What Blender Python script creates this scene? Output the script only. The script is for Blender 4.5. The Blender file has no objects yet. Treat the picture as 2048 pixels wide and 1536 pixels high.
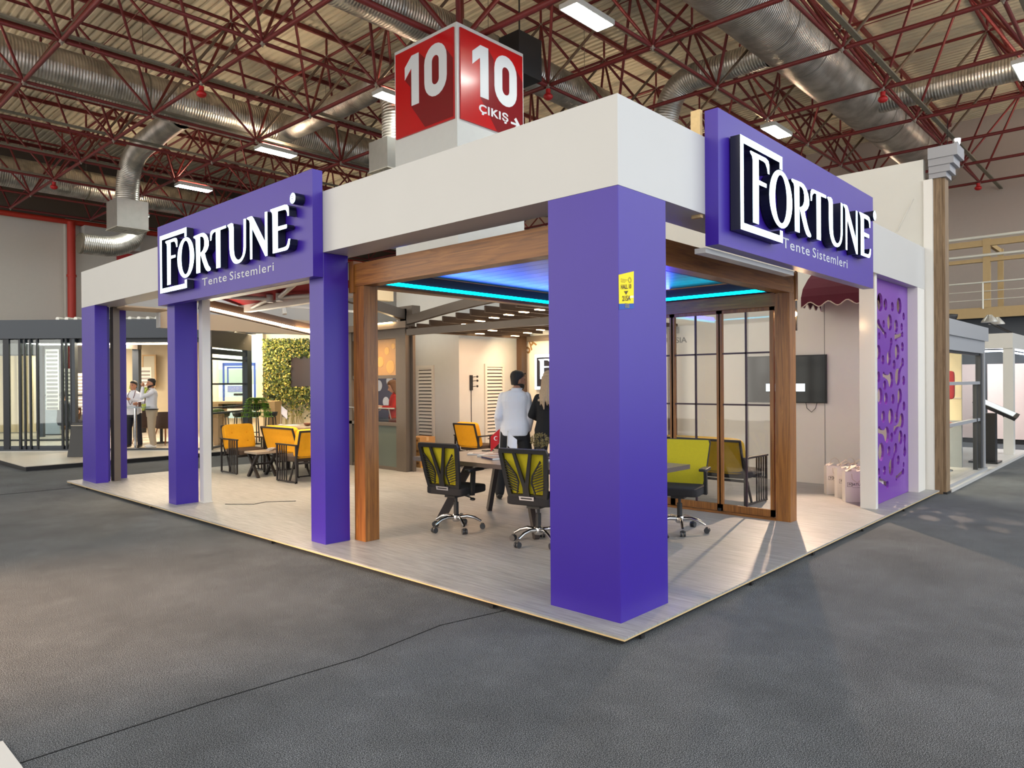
import bpy, bmesh, math, random
from mathutils import Vector, Matrix, Euler
from mathutils.geometry import tessellate_polygon
random.seed(7)
SC = bpy.context.scene
COL = SC.collection
R = math.radians

# ------------------------------------------------------------------ camera
CAMLOC = Vector((-3.96020, -2.71193, 1.66))
FW = Vector((0.73282776, 0.68040798, -0.00290833))
RT = Vector((0.68037808, -0.73282621, -0.00717))
UP = Vector((0.00700983, -0.00327561, 0.99997007))
cam_d = bpy.data.cameras.new('camera')
cam_d.sensor_width = 36.0
cam_d.lens = 1440.69 / 2048 * 36
cam_d.clip_end = 200
cam = bpy.data.objects.new('camera', cam_d)
COL.objects.link(cam)
cam.matrix_world = Matrix(((RT.x, UP.x, -FW.x, CAMLOC.x), (RT.y, UP.y, -FW.y, CAMLOC.y), (RT.z, UP.z, -FW.z, CAMLOC.z), (0, 0, 0, 1)))
SC.camera = cam

# ------------------------------------------------------------------ world (spill of the rest of the hall) and exposure
w = bpy.data.worlds.new('hall_ambience')
SC.world = w
w.use_nodes = True
bg = w.node_tree.nodes['Background']
_N = w.node_tree.nodes; _L = w.node_tree.links      # warm spots of the stands to the left, cooler hall light to the right
_tc = _N.new('ShaderNodeTexCoord'); _dt = _N.new('ShaderNodeVectorMath'); _dt.operation = 'DOT_PRODUCT'; _dt.inputs[1].default_value = (.6, -.6, 0)
_ad = _N.new('ShaderNodeMath'); _ad.operation = 'ADD'; _ad.inputs[1].default_value = .5; _ad.use_clamp = True
_mx = _N.new('ShaderNodeMix'); _mx.data_type = 'RGBA'; _mx.inputs[6].default_value = (1.0, .935, .84, 1); _mx.inputs[7].default_value = (.88, .95, 1.04, 1)
_L.new(_tc.outputs['Generated'], _dt.inputs[0]); _L.new(_dt.outputs['Value'], _ad.inputs[0]); _L.new(_ad.outputs[0], _mx.inputs[0]); _L.new(_mx.outputs[2], bg.inputs[0])
bg.inputs[1].default_value = 1.3
SC.view_settings.view_transform = 'Standard'
SC.view_settings.look = 'None'
SC.view_settings.exposure = 1.0
SC.view_settings.gamma = 1.0
SC.view_settings.use_curve_mapping = False
try:
    SC.cycles.max_bounces = 8
    SC.cycles.diffuse_bounces = 3
    SC.cycles.glossy_bounces = 3
    SC.cycles.transmission_bounces = 6
    SC.cycles.transparent_max_bounces = 12
    SC.cycles.sample_clamp_indirect = 4.0
    SC.cycles.caustics_reflective = False
    SC.cycles.caustics_refractive = False
except Exception:
    pass
LAMP_POWER = 27.0      # emission of the hall lamps' diffusers

def s2l(c):
    return tuple(((v / 255) / 12.92 if v / 255 <= 0.04045 else ((v / 255 + 0.055) / 1.055) ** 2.4) for v in c)

def area_light(name, loc, target, sx, sy, power, col, parent=None, spread=180):
    l = bpy.data.lights.new(name, 'AREA'); l.shape = 'RECTANGLE'; l.size = sx; l.size_y = sy
    l.energy = power; l.color = col; l.spread = R(spread)
    o = bpy.data.objects.new(name, l); COL.objects.link(o)
    d = Vector(target) - Vector(loc)
    o.rotation_euler = d.to_track_quat('-Z', 'Y').to_euler(); o.location = loc
    if parent is not None:
        o.parent = parent; o.location = Vector(loc) - parent.location
    return o

def spot(name, loc, target, power, col, angle=90, blend=0.5, size=0.06, parent=None):
    l = bpy.data.lights.new(name, 'SPOT'); l.energy = power; l.color = col
    l.spot_size = R(angle); l.spot_blend = blend; l.shadow_soft_size = size
    o = bpy.data.objects.new(name, l); COL.objects.link(o)
    d = Vector(target) - Vector(loc)
    o.rotation_euler = d.to_track_quat('-Z', 'Y').to_euler(); o.location = loc
    if parent is not None:
        o.parent = parent; o.location = Vector(loc) - parent.location
    return o

def point(name, loc, power, col, size=0.05, parent=None):
    l = bpy.data.lights.new(name, 'POINT'); l.energy = power; l.color = col; l.shadow_soft_size = size
    o = bpy.data.objects.new(name, l); COL.objects.link(o); o.location = loc
    if parent is not None:
        o.parent = parent; o.location = Vector(loc) - parent.location
    return o

# ------------------------------------------------------------------ materials
MATS = {}
def mat(name, col, rough=0.5, metal=0.0, emit=None, estr=1.0, spec=None, coat=0.0, var=0.0, vscale=8.0, bump=0.0, bscale=60.0, alpha=None, aniso=None):
    """col in sRGB 0-255; var = strength of slight procedural mottling, bump = fine relief"""
    if name in MATS: return MATS[name]
    m = bpy.data.materials.new(name); m.use_nodes = True
    nt = m.node_tree; N = nt.nodes; L = nt.links
    b = N['Principled BSDF']
    c = s2l(col)
    b.inputs['Base Color'].default_value = (*c, 1)
    b.inputs['Roughness'].default_value = rough
    b.inputs['Metallic'].default_value = metal
    if spec is not None: b.inputs['Specular IOR Level'].default_value = spec
    if coat: b.inputs['Coat Weight'].default_value = coat; b.inputs['Coat Roughness'].default_value = 0.12
    if emit is not None:
        b.inputs['Emission Color'].default_value = (*s2l(emit), 1); b.inputs['Emission Strength'].default_value = estr
    tc = N.new('ShaderNodeTexCoord')
    if var or bump:
        if var:
            no = N.new('ShaderNodeTexNoise'); no.inputs['Scale'].default_value = vscale; no.inputs['Detail'].default_value = 4
            L.new(tc.outputs['Object'], no.inputs['Vector'])
            mx = N.new('ShaderNodeMix'); mx.data_type = 'RGBA'
            mx.inputs[6].default_value = (*[v * (1 - var) for v in c], 1)
            mx.inputs[7].default_value = (*[min(1, v * (1 + var)) for v in c], 1)
            L.new(no.outputs['Fac'], mx.inputs[0]); L.new(mx.outputs[2], b.inputs['Base Color'])
        if bump:
            nb = N.new('ShaderNodeTexNoise'); nb.inputs['Scale'].default_value = bscale
            L.new(tc.outputs['Object'], nb.inputs['Vector'])
            bp = N.new('ShaderNodeBump'); bp.inputs['Strength'].default_value = bump; bp.inputs['Distance'].default_value = 0.01
            L.new(nb.outputs['Fac'], bp.inputs['Height']); L.new(bp.outputs['Normal'], b.inputs['Normal'])
    MATS[name] = m
    return m

def ramp(N, stops):
    r = N.new('ShaderNodeValToRGB')
    e = r.color_ramp.elements
    while len(e) > 1: e.remove(e[-1])
    e[0].position = stops[0][0]; e[0].color = (*s2l(stops[0][1]), 1)
    for p, c in stops[1:]:
        k = e.new(p); k.color = (*s2l(c), 1)
    return r

def streak_mat(name, cols, scale=(1, 1, 1), rough=0.5, detail=8, coat=0.0, bump=0.15, dist=1.5):
    """long grain: noise stretched by scale; used for wood and vinyl plank"""
    if name in MATS: return MATS[name]
    m = bpy.data.materials.new(name); m.use_nodes = True
    nt = m.node_tree; N = nt.nodes; L = nt.links; b = N['Principled BSDF']
    tc = N.new('ShaderNodeTexCoord'); mp = N.new('ShaderNodeMapping'); mp.inputs['Scale'].default_value = scale
    L.new(tc.outputs['Object'], mp.inputs[0])
    no = N.new('ShaderNodeTexNoise'); no.inputs['Scale'].default_value = 1; no.inputs['Detail'].default_value = detail
    no.inputs['Roughness'].default_value = 0.65; no.inputs['Distortion'].default_value = dist
    L.new(mp.outputs[0], no.inputs['Vector'])
    r = ramp(N, cols); L.new(no.outputs['Fac'], r.inputs[0]); L.new(r.outputs[0], b.inputs['Base Color'])
    b.inputs['Roughness'].default_value = rough
    if coat: b.inputs['Coat Weight'].default_value = coat; b.inputs['Coat Roughness'].default_value = 0.2
    bp = N.new('ShaderNodeBump'); bp.inputs['Strength'].default_value = bump; bp.inputs['Distance'].default_value = 0.004
    L.new(no.outputs['Fac'], bp.inputs['Height']); L.new(bp.outputs['Normal'], b.inputs['Normal'])
    MATS[name] = m
    return m

def glass_mat(name, tint=(240, 244, 244), refl=0.07, rough=0.02):
    """thin clear pane: mostly transparent with a fresnel-weighted mirror part"""
    if name in MATS: return MATS[name]
    m = bpy.data.materials.new(name); m.use_nodes = True
    nt = m.node_tree; N = nt.nodes; L = nt.links
    N.remove(N['Principled BSDF']); out = N['Material Output']
    t = N.new('ShaderNodeBsdfTransparent'); t.inputs[0].default_value = (*s2l(tint), 1)
    g = N.new('ShaderNodeBsdfGlossy'); g.inputs['Roughness'].default_value = rough
    fr = N.new('ShaderNodeLayerWeight'); fr.inputs[0].default_value = .5
    pw = N.new('ShaderNodeMath'); pw.operation = 'POWER'; pw.inputs[1].default_value = 4.0
    L.new(fr.outputs['Facing'], pw.inputs[0])
    ad = N.new('ShaderNodeMath'); ad.operation = 'MULTIPLY_ADD'; ad.inputs[1].default_value = .8; ad.inputs[2].default_value = refl; ad.use_clamp = True
    mx = N.new('ShaderNodeMixShader')
    L.new(pw.outputs[0], ad.inputs[0]); L.new(ad.outputs[0], mx.inputs[0]); L.new(t.outputs[0], mx.inputs[1]); L.new(g.outputs[0], mx.inputs[2])
    L.new(mx.outputs[0], out.inputs[0])
    MATS[name] = m
    return m

def carpet_mat():
    m = bpy.data.materials.new('hall_carpet'); m.use_nodes = True
    nt = m.node_tree; N = nt.nodes; L = nt.links; b = N['Principled BSDF']
    tc = N.new('ShaderNodeTexCoord')
    n1 = N.new('ShaderNodeTexNoise'); n1.inputs['Scale'].default_value = 210; n1.inputs['Detail'].default_value = 3; n1.inputs['Roughness'].default_value = .8
    n2 = N.new('ShaderNodeTexNoise'); n2.inputs['Scale'].default_value = 1.1; n2.inputs['Detail'].default_value = 6
    n3 = N.new('ShaderNodeTexNoise'); n3.inputs['Scale'].default_value = 5.5; n3.inputs['Detail'].default_value = 5
    for n in (n1, n2, n3): L.new(tc.outputs['Object'], n.inputs['Vector'])
    r1 = ramp(N, [(.38, (10, 11, 13)), (.5, (76, 79, 83)), (.62, (176, 180, 184))])
    r2 = ramp(N, [(.35, (226, 226, 226)), (.62, (255, 255, 255))])
    r3 = ramp(N, [(.45, (238, 238, 238)), (.75, (255, 255, 255))])
    L.new(n1.outputs[0], r1.inputs[0]); L.new(n2.outputs[0], r2.inputs[0]); L.new(n3.outputs[0], r3.inputs[0])
    a = N.new('ShaderNodeMix'); a.data_type = 'RGBA'; a.blend_type = 'MULTIPLY'; a.inputs[0].default_value = 1
    c = N.new('ShaderNodeMix'); c.data_type = 'RGBA'; c.blend_type = 'MULTIPLY'; c.inputs[0].default_value = 1
    L.new(r1.outputs[0], a.inputs[6]); L.new(r2.outputs[0], a.inputs[7])
    L.new(a.outputs[2], c.inputs[6]); L.new(r3.outputs[0], c.inputs[7]); L.new(c.outputs[2], b.inputs['Base Color'])
    b.inputs['Roughness'].default_value = 0.95; b.inputs['Specular IOR Level'].default_value = 0.15
    bp = N.new('ShaderNodeBump'); bp.inputs['Strength'].default_value = .25; bp.inputs['Distance'].default_value = .004
    L.new(n1.outputs[0], bp.inputs['Height']); L.new(bp.outputs['Normal'], b.inputs['Normal'])
    return m

def duct_mat():
    m = bpy.data.materials.new('spiral_galvanised'); m.use_nodes = True
    nt = m.node_tree; N = nt.nodes; L = nt.links; b = N['Principled BSDF']
    b.inputs['Metallic'].default_value = .85
    tc = N.new('ShaderNodeTexCoord'); sp = N.new('ShaderNodeSeparateXYZ')
    uvm = N.new('ShaderNodeUVMap')
    L.new(uvm.outputs[0], sp.inputs[0])
    # u = length along the duct in metres: ring relief every 7 cm
    mu = N.new('ShaderNodeMath'); mu.operation = 'MULTIPLY'; mu.inputs[1].default_value = 2 * math.pi / .075
    si = N.new('ShaderNodeMath'); si.operation = 'SINE'
    L.new(sp.outputs[0], mu.inputs[0]); L.new(mu.outputs[0], si.inputs[0])
    n = N.new('ShaderNodeTexNoise'); n.inputs['Scale'].default_value = 2.2; n.inputs['Detail'].default_value = 6
    L.new(tc.outputs['Object'], n.inputs['Vector'])
    r = ramp(N, [(.3, (150, 146, 138)), (.55, (196, 192, 184)), (.75, (216, 214, 208))])
    L.new(n.outputs[0], r.inputs[0]); L.new(r.outputs[0], b.inputs['Base Color'])
    b.inputs['Roughness'].default_value = .36
    ad = N.new('ShaderNodeMath'); ad.operation = 'MULTIPLY_ADD'; ad.inputs[1].default_value = 3.0
    L.new(n.outputs[0], ad.inputs[0]); L.new(si.outputs[0], ad.inputs[2])
    bp = N.new('ShaderNodeBump'); bp.inputs['Strength'].default_value = .45; bp.inputs['Distance'].default_value = .012
    L.new(ad.outputs[0], bp.inputs['Height']); L.new(bp.outputs['Normal'], b.inputs['Normal'])
    return m

def plank_mat():
    """washed grey-beige vinyl planks running along X"""
    m = bpy.data.materials.new('vinyl_planks'); m.use_nodes = True
    nt = m.node_tree; N = nt.nodes; L = nt.links; b = N['Principled BSDF']
    tc = N.new('ShaderNodeTexCoord')
    mp = N.new('ShaderNodeMapping'); mp.inputs['Scale'].default_value = (18, 1.2, 1)
    L.new(tc.outputs['Object'], mp.inputs[0])
    n = N.new('ShaderNodeTexNoise'); n.inputs['Scale'].default_value = 2.4; n.inputs['Detail'].default_value = 9; n.inputs['Roughness'].default_value = .7
    L.new(mp.outputs[0], n.inputs['Vector'])
    r = ramp(N, [(.26, (122, 120, 119)), (.45, (150, 149, 148)), (.6, (166, 166, 165)), (.78, (186, 186, 185))])
    L.new(n.outputs[0], r.inputs[0])
    br = N.new('ShaderNodeTexBrick'); br.inputs['Scale'].default_value = 1; br.inputs['Mortar Size'].default_value = .0012
    br.inputs['Brick Width'].default_value = 1.25; br.inputs['Row Height'].default_value = .2
    br.inputs['Color1'].default_value = (1, 1, 1, 1); br.inputs['Color2'].default_value = (.9, .9, .9, 1); br.inputs['Mortar'].default_value = (.72, .7, .68, 1)
    mr = N.new('ShaderNodeMapping'); mr.inputs['Rotation'].default_value = (0, 0, R(90))
    L.new(tc.outputs['Object'], mr.inputs[0]); L.new(mr.outputs[0], br.inputs['Vector'])
    mx = N.new('ShaderNodeMix'); mx.data_type = 'RGBA'; mx.blend_type = 'MULTIPLY'; mx.inputs[0].default_value = .7
    L.new(r.outputs[0], mx.inputs[6]); L.new(br.outputs[0], mx.inputs[7]); L.new(mx.outputs[2], b.inputs['Base Color'])
    b.inputs['Roughness'].default_value = .42
    bp = N.new('ShaderNodeBump'); bp.inputs['Strength'].default_value = .12; bp.inputs['Distance'].default_value = .003
    L.new(n.outputs[0], bp.inputs['Height']); L.new(bp.outputs['Normal'], b.inputs['Normal'])
    return m

def wood_mat(name, axis):
    sc = {'x': (1.2, 26, 26), 'y': (26, 1.2, 26), 'z': (26, 26, 1.2)}[axis]
    return streak_mat(name, [(.25, (84, 48, 14)), (.45, (128, 78, 26)), (.6, (150, 96, 38)), (.8, (172, 120, 56))], scale=sc, rough=.42, coat=.15, bump=.12)

M_PURPLE = mat('purple_board', (54, 25, 148), .40, var=.05, vscale=3, coat=.16)
MATS['purple_board'].node_tree.nodes['Principled BSDF'].inputs['Coat Roughness'].default_value = .3
M_WHITE = mat('white_board', (192, 191, 188), .38, var=.025, vscale=2, coat=.1)
M_WHITEB = mat('white_panel', (224, 221, 214), .22, var=.02, vscale=1.5, coat=.2)
M_RED = mat('red_steel', (104, 26, 26), .5, var=.22, vscale=9)
M_NODE = mat('galvanised_node', (150, 140, 128), .5, .5)
M_GREYST = mat('dusty_grey_steel', (126, 120, 104), .6, .2, var=.2, vscale=5)
M_GALV = mat('galvanised_sheet', (176, 174, 168), .38, .75, var=.12, vscale=6)
M_DUCT = duct_mat()
M_CARPET = carpet_mat()
M_PLANK = plank_mat()
M_WOODX = wood_mat('walnut_foil_x', 'x'); M_WOODY = wood_mat('walnut_foil_y', 'y'); M_WOODZ = wood_mat('walnut_foil_z', 'z')
M_BLACK = mat('black_plastic', (24, 25, 28), .45)
M_DARK = mat('dark_steel', (42, 40, 40), .45, .3)
M_CHROME = mat('chrome', (205, 205, 205), .16, 1.0)
M_TAUPE = mat('taupe_aluminium', (104, 94, 84), .4, .35, var=.05)
M_ANTH = mat('anthracite_aluminium', (58, 64, 72), .42, .3)
M_YEL = mat('mustard_fabric', (236, 164, 14), .85, var=.08, vscale=30, bump=.3, bscale=300)
M_YMESH = mat('yellow_mesh_fabric', (190, 176, 12), .7, var=.1, vscale=60, bump=.5, bscale=500)
M_GLASS = glass_mat('clear_glass')
M_GLASSG = glass_mat('green_tinted_glass', (222, 232, 234), .10)
M_LEDW = mat('warm_led', (255, 236, 200), .5, emit=(255, 226, 178), estr=8)
M_LAMP = mat('lamp_diffuser', (255, 255, 255), .5, emit=(250, 255, 246), estr=LAMP_POWER)
M_PLY = mat('raw_plywood_edge', (214, 184, 132), .7, var=.15, vscale=30)

# ------------------------------------------------------------------ mesh helpers
class MB:
    def __init__(s): s.v = []; s.f = []; s.sm = []; s.uv = {}
    def add(s, vs, fs, smooth=False):
        o = len(s.v); s.v += [tuple(v) for v in vs]
        for f in fs: s.f.append([o + i for i in f]); s.sm.append(smooth)
        return s
    def box(s, x0, y0, z0, x1, y1, z1):
        if x0 > x1: x0, x1 = x1, x0
        if y0 > y1: y0, y1 = y1, y0
        if z0 > z1: z0, z1 = z1, z0
        return s.add([(x0, y0, z0), (x1, y0, z0), (x1, y1, z0), (x0, y1, z0), (x0, y0, z1), (x1, y0, z1), (x1, y1, z1), (x0, y1, z1)],
                     [(0, 3, 2, 1), (4, 5, 6, 7), (0, 1, 5, 4), (1, 2, 6, 5), (2, 3, 7, 6), (3, 0, 4, 7)])
    def obox(s, c, size, M=None):
        hx, hy, hz = size[0] / 2, size[1] / 2, size[2] / 2
        vs = [Vector((a * hx, b * hy, d * hz)) for d in (-1, 1) for a, b in ((-1, -1), (1, -1), (1, 1), (-1, 1))]
        if M is not None: vs = [M @ v for v in vs]
        c = Vector(c)
        return s.add([v + c for v in vs], [(0, 3, 2, 1), (4, 5, 6, 7), (0, 1, 5, 4), (1, 2, 6, 5), (2, 3, 7, 6), (3, 0, 4, 7)])
    def bar(s, a, b, w, h, up=(0, 0, 1)):
        a = Vector(a); b = Vector(b); d = (b - a); L_ = d.length; d.normalize()
        side = d.cross(Vector(up))
        if side.length < 1e-4: side = d.cross(Vector((1, 0, 0)))
        side.normalize(); u = side.cross(d)
        vs = [p + side * (i * w / 2) + u * (j * h / 2) for p in (a, b) for i, j in ((-1, -1), (1, -1), (1, 1), (-1, 1))]
        return s.add(vs, [(0, 3, 2, 1), (4, 5, 6, 7), (0, 1, 5, 4), (1, 2, 6, 5), (2, 3, 7, 6), (3, 0, 4, 7)])
    def tube(s, a, b, r, n=8, r2=None, cap=True):
        a = Vector(a); b = Vector(b); d = (b - a).normalized(); r2 = r if r2 is None else r2
        t = Vector((0, 0, 1)) if abs(d.z) < .9 else Vector((1, 0, 0))
        u = d.cross(t).normalized(); v = d.cross(u)
        vs = []
        for p, rr in ((a, r), (b, r2)):
            for i in range(n):
                an = 2 * math.pi * i / n; vs.append(p + (u * math.cos(an) + v * math.sin(an)) * rr)
        s.add(vs, [(i, i + n, (i + 1) % n + n, (i + 1) % n) for i in range(n)], True)
        if cap: s.add(vs[:n], [tuple(range(n))]); s.add(vs[n:], [tuple(reversed(range(n)))])
        return s
    def path(s, pts, r, n=8, closed=False, cap=True):
        pts = [Vector(p) for p in pts]; m = len(pts); rs = r if isinstance(r, (list, tuple)) else [r] * m
        rings = []; prev = None
        for i, p in enumerate(pts):
            if closed: d = (pts[(i + 1) % m] - pts[i - 1])
            else: d = pts[min(i + 1, m - 1)] - pts[max(i - 1, 0)]
            d.normalize()
            if prev is None:
                t = Vector((0, 0, 1)) if abs(d.z) < .9 else Vector((1, 0, 0)); u = d.cross(t).normalized()
            else:
                u = prev - d * prev.dot(d)
                u = u.normalized() if u.length > 1e-6 else d.orthogonal().normalized()
            prev = u; v = d.cross(u)
            rings.append([p + (u * math.cos(2 * math.pi * k / n) + v * math.sin(2 * math.pi * k / n)) * rs[i] for k in range(n)])
        vs = [q for rg in rings for q in rg]; fs = []
        for i in range(m if closed else m - 1):
            j = (i + 1) % m
            for k in range(n): fs.append((i * n + k, i * n + (k + 1) % n, j * n + (k + 1) % n, j * n + k))
        s.add(vs, fs, True)
        if cap and not closed: s.add(rings[0], [tuple(reversed(range(n)))]); s.add(rings[-1], [tuple(range(n))])
        return s
    def lathe(s, prof, c=(0, 0, 0), n=20, axis='z', smooth=True):
        vs = []; fs = []; c = Vector(c)
        for r_, z in prof:
            for k in range(n):
                a = 2 * math.pi * k / n
                q = {'z': (r_ * math.cos(a), r_ * math.sin(a), z), 'x': (z, r_ * math.cos(a), r_ * math.sin(a)), 'y': (r_ * math.sin(a), z, r_ * math.cos(a))}[axis]
                vs.append(c + Vector(q))
        for i in range(len(prof) - 1):
            for k in range(n): fs.append((i * n + k, i * n + (k + 1) % n, (i + 1) * n + (k + 1) % n, (i + 1) * n + k))
        s.add(vs, fs, smooth)
        s.add(vs[:n], [tuple(reversed(range(n)))]); s.add(vs[-n:], [tuple(range(n))])
        return s
    def ball(s, c, r, n=10, m=7, sc=(1, 1, 1), M=None):
        vs = []; fs = []; c = Vector(c)
        for i in range(m + 1):
            th = math.pi * i / m
            for k in range(n):
                a = 2 * math.pi * k / n
                q = Vector((r * sc[0] * math.sin(th) * math.cos(a), r * sc[1] * math.sin(th) * math.sin(a), r * sc[2] * math.cos(th)))
                if M is not None: q = M @ q
                vs.append(c + q)
        for i in range(m):
            for k in range(n): fs.append((i * n + k, (i + 1) * n + k, (i + 1) * n + (k + 1) % n, i * n + (k + 1) % n))
        return s.add(vs, fs, True)
    def prism(s, outer, holes, org, u, v, depth):
        """flat outline (u,v metres) with holes, front face at org plane, body goes back along -(u x v) by depth"""
        org = Vector(org); u = Vector(u); v = Vector(v); nrm = u.cross(v).normalized()
        loops = [outer] + list(holes or [])
        flat = [[Vector((p[0], p[1], 0)) for p in lp] for lp in loops]
        tris = tessellate_polygon(flat)
        P = [p for lp in loops for p in lp]
        fr = [org + u * p[0] + v * p[1] for p in P]; bk = [q - nrm * depth for q in fr]
        def ccw(t):
            a, b, c = (P[i] for i in t); return (b[0] - a[0]) * (c[1] - a[1]) - (b[1] - a[1]) * (c[0] - a[0]) > 0
        tris = [t if ccw(t) else (t[0], t[2], t[1]) for t in tris]
        n = len(P)
        s.add(fr, [tuple(t) for t in tris])
        if depth:
            s.add(bk, [tuple(reversed(t)) for t in tris])
            o = 0
            for li, lp in enumerate(loops):
                k = len(lp); ar = sum(lp[i][0] * lp[(i + 1) % k][1] - lp[(i + 1) % k][0] * lp[i][1] for i in range(k))
                fs = []
                for i in range(k):
                    a, b = o + i, o + (i + 1) % k
                    fs.append((a, a + n, b + n, b) if (ar > 0) == (li == 0) else (b, b + n, a + n, a))
                s.add(fr + bk, fs); o += k
        return s
    def loft(s, secs, n=18, cap=True):
        """secs: (centre, rx, ry, rotation z) horizontal-ish ellipses, or with a 5th item = tilt matrix; smooth skin"""
        vs = []; fs = []
        for sec in secs:
            c, rx, ry = Vector(sec[0]), sec[1], sec[2]; rz = sec[3] if len(sec) > 3 else 0
            M = sec[4] if len(sec) > 4 else Matrix.Rotation(rz, 3, 'Z')
            e = sec[5] if len(sec) > 5 else 2.3
            for k in range(n):
                a = 2 * math.pi * k / n; ca, sa = math.cos(a), math.sin(a)
                q = Vector((rx * math.copysign(abs(ca) ** (2 / e), ca), ry * math.copysign(abs(sa) ** (2 / e), sa), 0))
                vs.append(c + M @ q)
        m = len(secs)
        for i in range(m - 1):
            for k in range(n): fs.append((i * n + k, i * n + (k + 1) % n, (i + 1) * n + (k + 1) % n, (i + 1) * n + k))
        s.add(vs, fs, True)
        if cap: s.add(vs[:n], [tuple(reversed(range(n)))], True); s.add(vs[-n:], [tuple(range(n))], True)
        return s
    def cushion(s, x0, y0, z0, x1, y1, z1, r=.03, dimples=None, axis='x'):
        """soft box: rounded edges through a superellipsoid-like grid"""
        cx, cy, cz = (x0 + x1) / 2, (y0 + y1) / 2, (z0 + z1) / 2; hx, hy, hz = abs(x1 - x0) / 2, abs(y1 - y0) / 2, abs(z1 - z0) / 2
        n = 12; vs = []; fs = []
        def pw(t, e): return math.copysign(abs(t) ** e, t)
        def put(a, b, ax, sg):
            # point on cube face
            p = [0, 0, 0]; o = [i for i in range(3) if i != ax]; p[ax] = sg; p[o[0]] = a; p[o[1]] = b
            h = (hx, hy, hz); q = []
            L_ = (abs(p[0]) ** 8 + abs(p[1]) ** 8 + abs(p[2]) ** 8) ** (1 / 8)
            for i in range(3): q.append(p[i] / L_ * h[i])
            return (cx + q[0], cy + q[1], cz + q[2])
        for ax in range(3):
            for sg in (-1, 1):
                o = len(vs)
                for i in range(n + 1):
                    for j in range(n + 1):
                        vs.append(put(math.sin((-1 + 2 * i / n) * math.pi / 2), math.sin((-1 + 2 * j / n) * math.pi / 2), ax, sg))
                for i in range(n):
                    for j in range(n):
                        a = o + i * (n + 1) + j; f = (a, a + n + 1, a + n + 2, a + 1)
                        flip = (sg < 0) ^ (ax == 1)
                        fs.append(tuple(reversed(f)) if flip else f)
        if dimples:
            out = []
            for v in vs:
                v = list(v); k = {'x': 0, 'y': 1, 'z': 2}[axis]
                for dx, dy, dz, rad, dep in dimples:
                    dd = [v[0] - dx, v[1] - dy, v[2] - dz]; dd[k] = 0
                    d = math.sqrt(sum(t * t for t in dd))
                    if d < rad:
                        c0 = (cx, cy, cz)[k]; v[k] += -math.copysign(dep * (1 - d / rad) ** 1.5, v[k] - c0)
                out.append(tuple(v))
            vs = out
        return s.add(vs, fs, True)
    def mesh(s, name, m=None, off=(0, 0, 0), weld=False):
        me = bpy.data.meshes.new(name)
        o = Vector(off)
        me.from_pydata([tuple(Vector(v) - o) for v in s.v], [], s.f)
        me.polygons.foreach_set('use_smooth', s.sm)
        if weld:
            bm = bmesh.new(); bm.from_mesh(me); bmesh.ops.remove_doubles(bm, verts=bm.verts, dist=1e-5)
            bm.to_mesh(me); bm.free()
        if m is not None: me.materials.append(m)
        me.update()
        return me

def smooth_angle(me, ang=40):
    try: me.set_sharp_from_angle(angle=R(ang))
    except Exception: pass

def obj(name, mb, m, parent=None, weld=False, sharp=None, local=False):
    """link the builder as ONE mesh object. Coordinates are world (parent's location is taken off) unless local."""
    off = (0, 0, 0) if (parent is None or local) else world_loc(parent)
    me = mb.mesh(name, m, off, weld) if isinstance(mb, MB) else mb
    if not isinstance(mb, MB) and m is not None and len(me.materials) == 0: me.materials.append(m)
    if sharp: smooth_angle(me, sharp)
    o = bpy.data.objects.new(name, me); COL.objects.link(o)
    if parent is not None: o.parent = parent
    return o

def world_loc(o):
    v = Vector((0, 0, 0))
    while o is not None: v = v + o.location; o = o.parent
    return v

def thing(name, label, cat, loc=(0, 0, 0), rotz=0, group=None):
    o = bpy.data.objects.new(name, None); COL.objects.link(o)
    o.location = loc; o.rotation_euler = (0, 0, rotz); o.empty_display_size = .05
    o['label'] = label; o['category'] = cat
    if group: o['group'] = group
    return o

def tag(o, label, cat, group=None, kind=None):
    o['label'] = label; o['category'] = cat
    if group: o['group'] = group
    if kind: o['kind'] = kind
    return o

def recentre(o):
    """put a single-mesh thing's origin at the middle of its foot"""
    me = o.data; xs = [v.co for v in me.vertices]
    c = Vector(((min(v.x for v in xs) + max(v.x for v in xs)) / 2, (min(v.y for v in xs) + max(v.y for v in xs)) / 2, min(v.z for v in xs)))
    me.transform(Matrix.Translation(-c)); o.location = o.location + c
    return o

def solo(name, mb, m, label, cat, group=None, weld=False, sharp=None):
    return tag(recentre(obj(name, mb, m, None, weld, sharp)), label, cat, group)

def struct(name, mb, m, label, cat='structure', parent=None):
    o = obj(name, mb, m, parent)
    if parent is None: o['kind'] = 'structure'; o['label'] = label; o['category'] = cat
    return o

def copy_tree(o, parent=None, loc=None, rotz=None, label=None):
    c = o.copy(); COL.objects.link(c)
    if parent is not None: c.parent = parent
    for ch in list(o.children): copy_tree(ch, c)
    if loc is not None: c.location = loc
    if rotz is not None: c.rotation_euler = (0, 0, rotz)
    if label: c['label'] = label
    return c

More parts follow.
